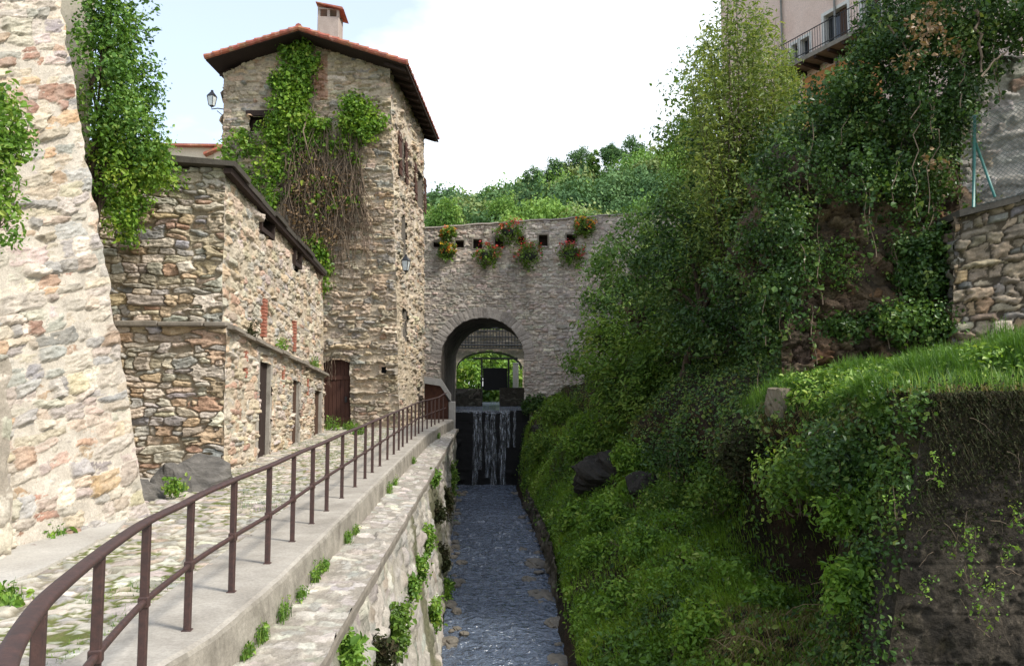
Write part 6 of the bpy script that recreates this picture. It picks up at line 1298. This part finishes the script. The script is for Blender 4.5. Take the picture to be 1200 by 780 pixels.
q_ = np.array([[lv.g.random(), lv.g.random() ** 1.5 * .42] for _ in range(30000)]); q_ = q_[q_[:, 1] < .05 + .34 * vn(q_[:, 0] * 9, q_[:, 0] * 0, 3) * (.6 + .5 * vn(q_[:, 0] * 40, q_[:, 1] * 6, 4)) + .06]; P = np.array(tl) + q_[:, :1] * np.array(tr - tl) + q_[:, 1:] * np.array(bl - tl) + np.array([0, -.03, 0]); P[:, 1] -= lv.g.exponential(.05, len(P)); stuff(grass('hanging_moss', P, .045, .012, 'moss', 87, lean=1.0, dirn=(0, -.6, -.5)), 'dark hanging moss on the abutment face', 'moss'); stuff(lv.build('block_moss', 'moss'), 'moss cushions on the abutment face', 'moss')
for i, (px, py, sz_, lab) in enumerate(((1140, 670, .22, 'pale green seedling in the middle of the abutment face'), (1165, 690, .18, 'small creeper low on the abutment face'), (1135, 620, .14, 'thin sprig below the abutment moss'), (1190, 600, .16, 'sprig at the right edge of the abutment face'), (1055, 590, .2, 'weed growing from the left arris of the abutment'), (1125, 640, .16, 'sprig just left of the pale seedling on the abutment'), (1150, 715, .2, 'leafy creeper near the bottom of the abutment face'), (1100, 545, .15, 'green tuft at the lower edge of the abutment moss'), (1180, 650, .15, 'sprig near the right edge of the abutment, halfway down'), (1085, 690, .14, 'faint weed low on the left of the abutment face'))):
    c = np.array(at(px, py, 8.75)); t = thing('wall_plant', lab, 'plant', tuple(c), 'plants rooted in the abutment'); lv = Leaves(500 + i); lv.clumps(c + lv.g.normal(0, sz_ * .5, (9, 3)) * np.array([1, .3, 1.2]), sz_ * .2, 6, .035, .024); lv.build('foliage', 'weed', t); mb = MB(); gg = np.random.default_rng(i)
    for k in range(4): branch(mb, c + np.array([0, .1, -sz_]), c + gg.normal(0, sz_ * .6, 3) * np.array([1, .3, 1]), .006, .003, gg, .05, 5, 4)
    mb.build('stem', M['dead_stem'], t)
lv = Leaves(86); P = np.array([np.array(tl + (tk_ - tl) * lv.g.random() * .8 + (bl - tl) * lv.g.random() ** 1.3) for _ in range(200)]); P[:, 0] -= .05; P[:, 1] -= .06; lv.clumps(P, .1, 30, .055, .04, up=.3); stuff(lv.build('arris_creepers', 'ivy'), 'creepers over the left side of the abutment', 'ground cover')
# bare roots and dead stalks
t = thing('dead_branches', 'tangle of bare pale twigs and roots on the brown slope by the abutment', 'branches', tuple(at(950, 720, 11.2))); mb = MB(); gg = np.random.default_rng(9)
for k in range(46): px, py = gg.uniform(860, 1030), gg.uniform(680, 770); a_ = bank_hit(px, py, .05); branch(mb, a_, a_ + np.array([gg.normal(0, .35), gg.normal(0, .15), gg.normal(0, .16)]), .007, .003, gg, .15, 6, 4)
mb.build('twigs', M['dry_straw'], t)
for i, (x0, y0, x1, y1, Y) in enumerate(((845, 640, 905, 590, 13.4), (1150, 700, 1185, 735, 8.6), (1060, 480, 1100, 520, 8.7), (720, 475, 690, 430, 25))):
    pass

t = thing('dry_stalks', 'bare dry stalks trailing down the abutment face', 'stalks', tuple(at(1150, 640, 8.8))); mb = MB(); gg = np.random.default_rng(19)
for k in range(15): x, y = gg.uniform(1075, 1195), gg.uniform(465, 720); a_ = np.array(at(x, y, 8.82)); branch(mb, a_, a_ + np.array([gg.normal(0, .2), gg.normal(-.03, .03), -abs(gg.normal(.16, .14))]), .0028, .0015, gg, .12, 6, 4)
mb.build('stalk', M['dead_stem'], t)
# ---- vine on the tower gable
t = thing('climbing_vine', 'bright green vine climbing the tower gable with bare brown stems below', 'vine', tuple(on_front(uv_front(370, 320)[0], uv_front(370, 320)[1], -.1)))
gg = np.random.default_rng(51); lv = Leaves(51); 
def gpt(px, py, o=.12): P = at(px, py, 28.25); u = (P - Ab).dot((Bb - Ab).normalized()); return np.array(on_front(u, P.z - Ab.z, -o))
def vine_poly(poly, n, o0, o1, sd):
    """clump centres on the gable inside a pixel outline with a ragged edge"""
    poly = np.array(poly, float); lo, hi = poly.min(0) - 5, poly.max(0) + 5; out = []
    while len(out) < n:
        x, y = gg.uniform(lo[0], hi[0]), gg.uniform(lo[1], hi[1]); xx = x + (float(vn(x * .09, y * .09, sd)) - .5) * 26 + (float(vn(x * .3, y * .3, sd)) - .5) * 8; yy = y + (float(vn(x * .08 + 7, y * .08, sd)) - .5) * 26; ins = False; j = len(poly) - 1
        for i in range(len(poly)):
            if (poly[i, 1] > yy) != (poly[j, 1] > yy) and xx < (poly[j, 0] - poly[i, 0]) * (yy - poly[i, 1]) / (poly[j, 1] - poly[i, 1]) + poly[i, 0]: ins = not ins
            j = i
        if ins and vn(x * .11, y * .11, sd + 3) > .16: out.append(gpt(x, y, gg.uniform(o0, o1)))
    return np.array(out)
lv.clumps(vine_poly([(343, 50), (381, 54), (378, 100), (370, 150), (345, 165), (332, 155), (337, 110)], 190, .08, .35, 2), .12, 34, .1, .085, up=.8, outc=None)
lv.clumps(vine_poly([(322, 140), (345, 125), (378, 135), (400, 150), (420, 165), (440, 180), (425, 195), (395, 180), (362, 180), (335, 225), (318, 260), (295, 230), (275, 190), (262, 170)], 220, .06, .28, 4), .12, 28, .1, .085, up=.7)
lv.clumps(vine_poly([(412, 128), (440, 112), (460, 128), (462, 150), (448, 164), (420, 160)], 90, .12, .65, 6), .14, 34, .1, .085, up=.8)
lv.clumps(vine_poly([(370, 275), (388, 290), (390, 320), (382, 360), (374, 350), (372, 310)], 50, .06, .25, 8), .11, 28, .095, .08)
lv.clumps(vine_poly([(395, 205), (430, 215), (420, 250), (405, 260), (350, 250), (340, 215)], 55, .05, .2, 9), .13, 16, .12, .1)
lv.build('foliage', 'vine_bright', t)
mb = MB()
for k in range(260):
    x0 = gg.uniform(345, 440); y0 = gg.uniform(150, 225); a_ = gpt(x0, y0, gg.uniform(.1, .5)); b_ = gpt(x0 + gg.normal(-6, 16), y0 + gg.uniform(50, 130), gg.uniform(.03, .25)); branch(mb, a_, b_, .016, .008, gg, .02, 8, 4)
for k in range(5): x0 = 352 + k * 7; branch(mb, gpt(x0 - 10, 310, .1), gpt(x0, 90, .1), .04, .02, gg, .0, 10, 5)
for k in range(7): a_ = gpt(393 + gg.normal(0, 3), 418, .12); branch(mb, a_, a_ + np.array([gg.normal(0, .1), -.05, -gg.uniform(.6, 1.3)]), .01, .005, gg, .0, 6, 4)
mb.build('stem', M['dead_stem'], t, smooth=True)
lv = Leaves(52); lv.clumps(vine_poly([(345, 190), (420, 200), (425, 240), (400, 290), (380, 300), (355, 260)], 190, .04, .3, 12), .18, 16, .08, .05, up=.2); lv.build('dry_tangle', 'dead_leaf', t)
# ---- leafy tree behind the buttress
Tl = [blob(128, 25, 13.4, .42, .75), blob(118, 85, 13.2, .5, .8), blob(148, 105, 13.8, .5, .6), blob(138, 150, 13.5, .6, .6), blob(165, 160, 13.9, .42, .45), blob(128, -40, 13.4, .5, .9), blob(140, 60, 13.7, .4, .5)]
t = tree_from('ivy_tree', (at(150, 400, 14.2).x - .3, 14.2, .3), Tl, 'tree_leaf', 'ivy clad tree filling the gap between buttress and outbuilding', 61, 210, 56, .062, .044, sig=.12, r0=.1, inner=.5)
lv = Leaves(62); px_shell(lv, [blob(168, 190, 14.2, .42, .4), blob(190, 205, 14.8, .3, .25), blob(155, 220, 14.4, .4, .55), blob(150, 262, 14.6, .2, .3), blob(128, 190, 13.4, .3, .7), blob(140, 240, 14, .28, .5), blob(160, 190, 14.3, .5, .5)], 150, .11, 48, .065, .048, inner=.5, up=.8)
tt = thing('climbing_plant', 'bright green creeper spilling over the left corner of the outbuilding roof', 'plant', tuple(at(165, 270, 14.8))); lv.build('foliage', 'vine_bright', tt)
mb = MB(); gg = np.random.default_rng(63)
for k in range(10): a_ = np.array(at(gg.uniform(140, 180), 180, 14.5)); branch(mb, a_, np.array(at(gg.uniform(135, 165), gg.uniform(250, 330), 15.2)), .012, .006, gg, 0, 7, 4)
mb.build('stem', M['dead_stem'], tt)
lv = Leaves(64)
for k in range(34):      # loose sprays against the sky
    a_ = np.array(at(gg.uniform(138, 165), gg.uniform(10, 150), 13.8)); e = a_ + np.array([gg.uniform(.25, .65), gg.normal(0, .2), gg.uniform(-.15, .4)]); s = np.linspace(0, 1, 26)[:, None]; lv.put(a_ + (e - a_) * s + gg.normal(0, .03, (26, 3)), np.tile([.2, -.4, .9], (26, 1)), .075, .05)
lv.build('spray', 'tree_leaf', t)
# ---- shrub at the left frame edge on the buttress
pl = at(5, 205, 9.6); t = thing('creeping_plant', 'bright leafy plant rooted in the buttress at the left frame edge', 'plant', (pl.x, pl.y, pl.z - 1.2)); lv = Leaves(66)
px_shell(lv, [blob(10, 150, 9.3, .28, .35), blob(25, 170, 9.4, .22, .2), blob(-5, 210, 9.2, .3, .4), blob(12, 260, 9.4, .17, .3), blob(-20, 160, 9, .4, .5), blob(8, 120, 9.2, .16, .2)], 100, .08, 30, .065, .034, inner=.3, up=.7); lv.build('foliage', 'weed', t)
mb = MB(); gg = np.random.default_rng(67)
for k in range(14): branch(mb, np.array(at(-10, 290, 9.5)), np.array(at(gg.uniform(-20, 35), gg.uniform(120, 260), 9.35)), .012, .005, gg, .05, 7, 4)
mb.build('stem', M['dead_stem'], t)
# ---- plants on the canal wall
def wallpt(px, py):
    best = None
    for Y in np.linspace(4, 33, 600):
        P = at(px, py, Y); f = np.clip((P.z + 4.2) / (3.8 + float(zpath(Y))), 0, 1); X = float(wallx_bot(Y)) * (1 - f) + (float(wallx_top(Y)) - .06) * f
        if best is None or abs(P.x - X) < best[0]: best = (abs(P.x - X), Y)
    Y = best[1]; return np.array(at(px, py, Y)), Y
WP = [(460, 735, .36, .5, 'bush_mid', 'dense dark green fern clump on the canal wall, biggest of its wall plants'), (505, 722, .25, .42, 'ground_cover', 'leafy clump low on the canal wall near the waterline'), (477, 688, .1, .22, 'weed', 'small weed on the canal wall above the leafy clump'), (497, 632, .2, .4, 'weed', 'upright green tuft high on the canal wall'), (510, 600, .2, .3, 'moss', 'mossy tuft under the coping halfway along'), (522, 590, .25, .7, 'moss', 'hanging moss strip near the far end of the canal wall'), (528, 560, .3, .8, 'bush_mid', 'long green creeper at the far end of the canal wall'), (516, 655, .2, .5, 'moss', 'mossy streak on the lower canal wall'), (440, 770, .2, .3, 'moss', 'moss patch by the big fern clump'), (400, 765, .25, .2, 'weed', 'leafy weed under the near coping at the picture bottom'), (520, 690, .2, .35, 'ground_cover', 'plant at the waterline of the canal wall'), (519, 765, .2, .3, 'ground_cover', 'nearest plant at the waterline under the canal wall'), (488, 665, .12, .3, 'weed', 'thin weed streak in the middle of the canal wall'), (531, 620, .2, .4, 'bush_mid', 'leafy plant at the waterline near the far end'), (505, 560, .14, .2, 'weed', 'little tuft just beneath the far coping')]
for i, (px, py, r, rz_, m, lab) in enumerate(WP):
    c, Y = wallpt(px, py); c[0] += .06; t = thing('wall_plant', lab, 'plant', tuple(c), 'plants growing on the canal wall'); lv = Leaves(600 + i); P = c + np.clip(lv.g.normal(0, .5, (int(22 + 200 * r * rz_), 3)), -1.1, 1.1) * np.array([.1, r * 1.1, rz_ * .6]); lv.clumps(P, .05, 22, .06 if Y < 16 else .08, .04, up=.5, outc=c - np.array([.5, 0, .2])); lv.build('foliage', m, t)
    mb = MB(); gg = np.random.default_rng(i)
    for k in range(4): branch(mb, c + np.array([-.12, 0, 0]), c + gg.normal(0, .4, 3) * np.array([.1, r, rz_]), .006, .003, gg, .05, 5, 4)
    mb.build('stem', M['dead_stem'], t)
# ---- weeds in the coping joint
for i, (px, py, r) in enumerate(((301, 735, .1), (330, 712, .12), (345, 690, .08), (361, 672, .13), (368, 660, .1), (404, 628, .12), (407, 618, .08), (457, 573, .12), (463, 565, .1), (488, 540, .1), (303, 752, .06), (520, 512, .12))):
    Y = 8.0
    for _ in range(30): Y = (EYE - (float(zpath(Y)) - .3)) * FPX / (py - 466 + 1e-6)
    c = np.array([float(kerbX(Y)) + .06, Y, float(zpath(Y)) - .33]); t = thing('weed_tuft', ['small weed in the coping joint, second from the viewer', 'broad weed tuft in the coping joint, third from the viewer', 'small weed between two larger tufts in the coping joint', 'tall bright weed in the coping joint by the fourth post', 'weed just beyond the tall bright one in the coping joint', 'bushy weed halfway along the coping joint', 'little weed beside the bushy one halfway along', 'mossy weed on the far third of the coping joint', 'weed past the mossy one on the coping joint', 'faint weed near the railing bend', 'tiny weed nearest the viewer in the coping joint', 'last weed at the far end of the coping'][i], 'weed', tuple(c), 'weeds along the coping joint')
    lv = Leaves(700 + i); lv.clumps(c + np.array([0, 0, r * .7]) + lv.g.normal(0, .45 * r, (11, 3)) * np.array([.3, 1.6, .9]), .022, 9, .03, .02); lv.build('foliage', 'weed', t); P = c + lv.g.normal(0, r * .8, (60, 3)) * np.array([.2, 1, 0]); grass('blades', P, r * 1.6, .007, 'grass', 800 + i, t)
# ---- grass between the cobbles, at wall feet
P = []
gx_ = g.uniform(-4.9, -2.75, 30000); gy_ = g.uniform(4, 31, 30000); sel = fbm(gx_ * 1.1, gy_ * .7, 91, 4) + .12 * np.exp(-((gx_ + 2.8) / .15) ** 2) > .56; gx_, gy_ = gx_[sel], gy_[sel]
p = np.stack([gx_, gy_, zpath(gy_) - .03], 1)[:7000]; stuff(grass('joint_grass', p, .055, .006, 'grass', 92, lean=.6), 'short grass in the cobble joints', 'grass')
TF = [(165, 15, 'x'),]
for i, (px, py, Y, r, m, lab) in enumerate(((55, 632, 9.7, .12, 'grass', 'grass tuft at the buttress foot by the leaf litter'), (388, 492, 26.8, .35, 'weed', 'leafy weeds beside the tower door, left'), (411, 498, 27.2, .25, 'weed', 'weeds at the right of the tower door step'), (205, 574, 12.6, .12, 'weed', 'weeds on the rock at the outbuilding corner'), (5, 705, 7.0, .12, 'grass', 'bright grass tuft on the cobbles at the left edge'), (420, 517, 25, .2, 'weed', 'low weeds on the path edge beyond the outbuilding'))):
    c = np.array(at(px, py, Y)); c[2] = float(zpath(Y)) if m == 'grass' or Y > 20 else c[2]; t = thing('weed_tuft', lab, 'weed', tuple(c), 'weeds at the wall feet'); lv = Leaves(900 + i); lv.clumps(c + np.abs(lv.g.normal(0, .5 * r, (20, 3))) * np.array([1, 1, 1]) * np.where(lv.g.random((20, 3)) < .5, 1, [-1, -1, 1]), .05, 9, .07, .045); lv.build('foliage', m if m == 'weed' else 'weed', t); grass('blades', c + lv.g.normal(0, r * .6, (90, 3)) * np.array([1, 1, 0]), r * 1.3, .009, 'grass', 950 + i, t)
# weeds on the outbuilding ledge
for i, (px, lab) in enumerate(((293, 'dry moss tuft on the near end of the outbuilding ledge'), (328, 'green tuft on the middle of the outbuilding ledge'), (366, 'green tuft on the far end of the outbuilding ledge'))):
    u = yu(px) / Ls; c = np.array(Nl.lerp(Fl, u)) + np.array([.02, 0, .08]); t = thing('ledge_plant', lab, 'plant', tuple(c), 'plants on the outbuilding ledge'); lv = Leaves(970 + i); lv.clumps(c + np.abs(lv.g.normal(0, .12, (26, 3))) * np.array([.5, 1.6, 1]) * np.where(lv.g.random((26, 3)) < .5, 1, [-1, -1, 1]), .04, 10, .05, .03); lv.build('foliage', 'moss' if i == 0 else 'weed', t)
# greenery beyond the gate arch
for (px, py, Y, r, m, lab) in ((540, 440, 60, 1.3, 'weed', 'bright bush beyond the arch, left of the sluice panel'), (553, 425, 66, 1.5, 'bush_mid', 'dark bush under the far arch'), (582, 424, 68, 1.6, 'bush_mid', 'bush under the far arch behind the sluice panel'), (598, 440, 62, 1.2, 'weed', 'bright bush between the sluice panel and the white pillar'), (575, 466, 56, .6, 'weed', 'low weeds under the sluice panel')):
    c = np.array(at(px, py, Y)); t = thing('bush', lab, 'bush', (c[0], c[1], c[2] - r), 'bushes beyond the arch'); lv = Leaves(int(px) + 1000); px_shell(lv, [(c, (r, r, r))], 60, .25, 24, .25, .16, inner=.4, up=.9); lv.build('foliage', m, t)
for (px, Y, h, r, m, lab) in ((560, 80, 9, 4, 'hill_leaf', 'tree filling the view under the far bridge'), (590, 86, 9, 4, 'hill_dark', 'dark tree behind the far bridge arch'), (530, 78, 8, 3.5, 'hill_leaf', 'tree behind the left haunch of the far bridge')): c = at(px, 455, Y); simple_tree('tree', (c.x, c.y, 2.5), h, r, m, lab, 'trees beyond the far bridge', n=70, per=26, leaf=.5, seed=int(px) + 7)
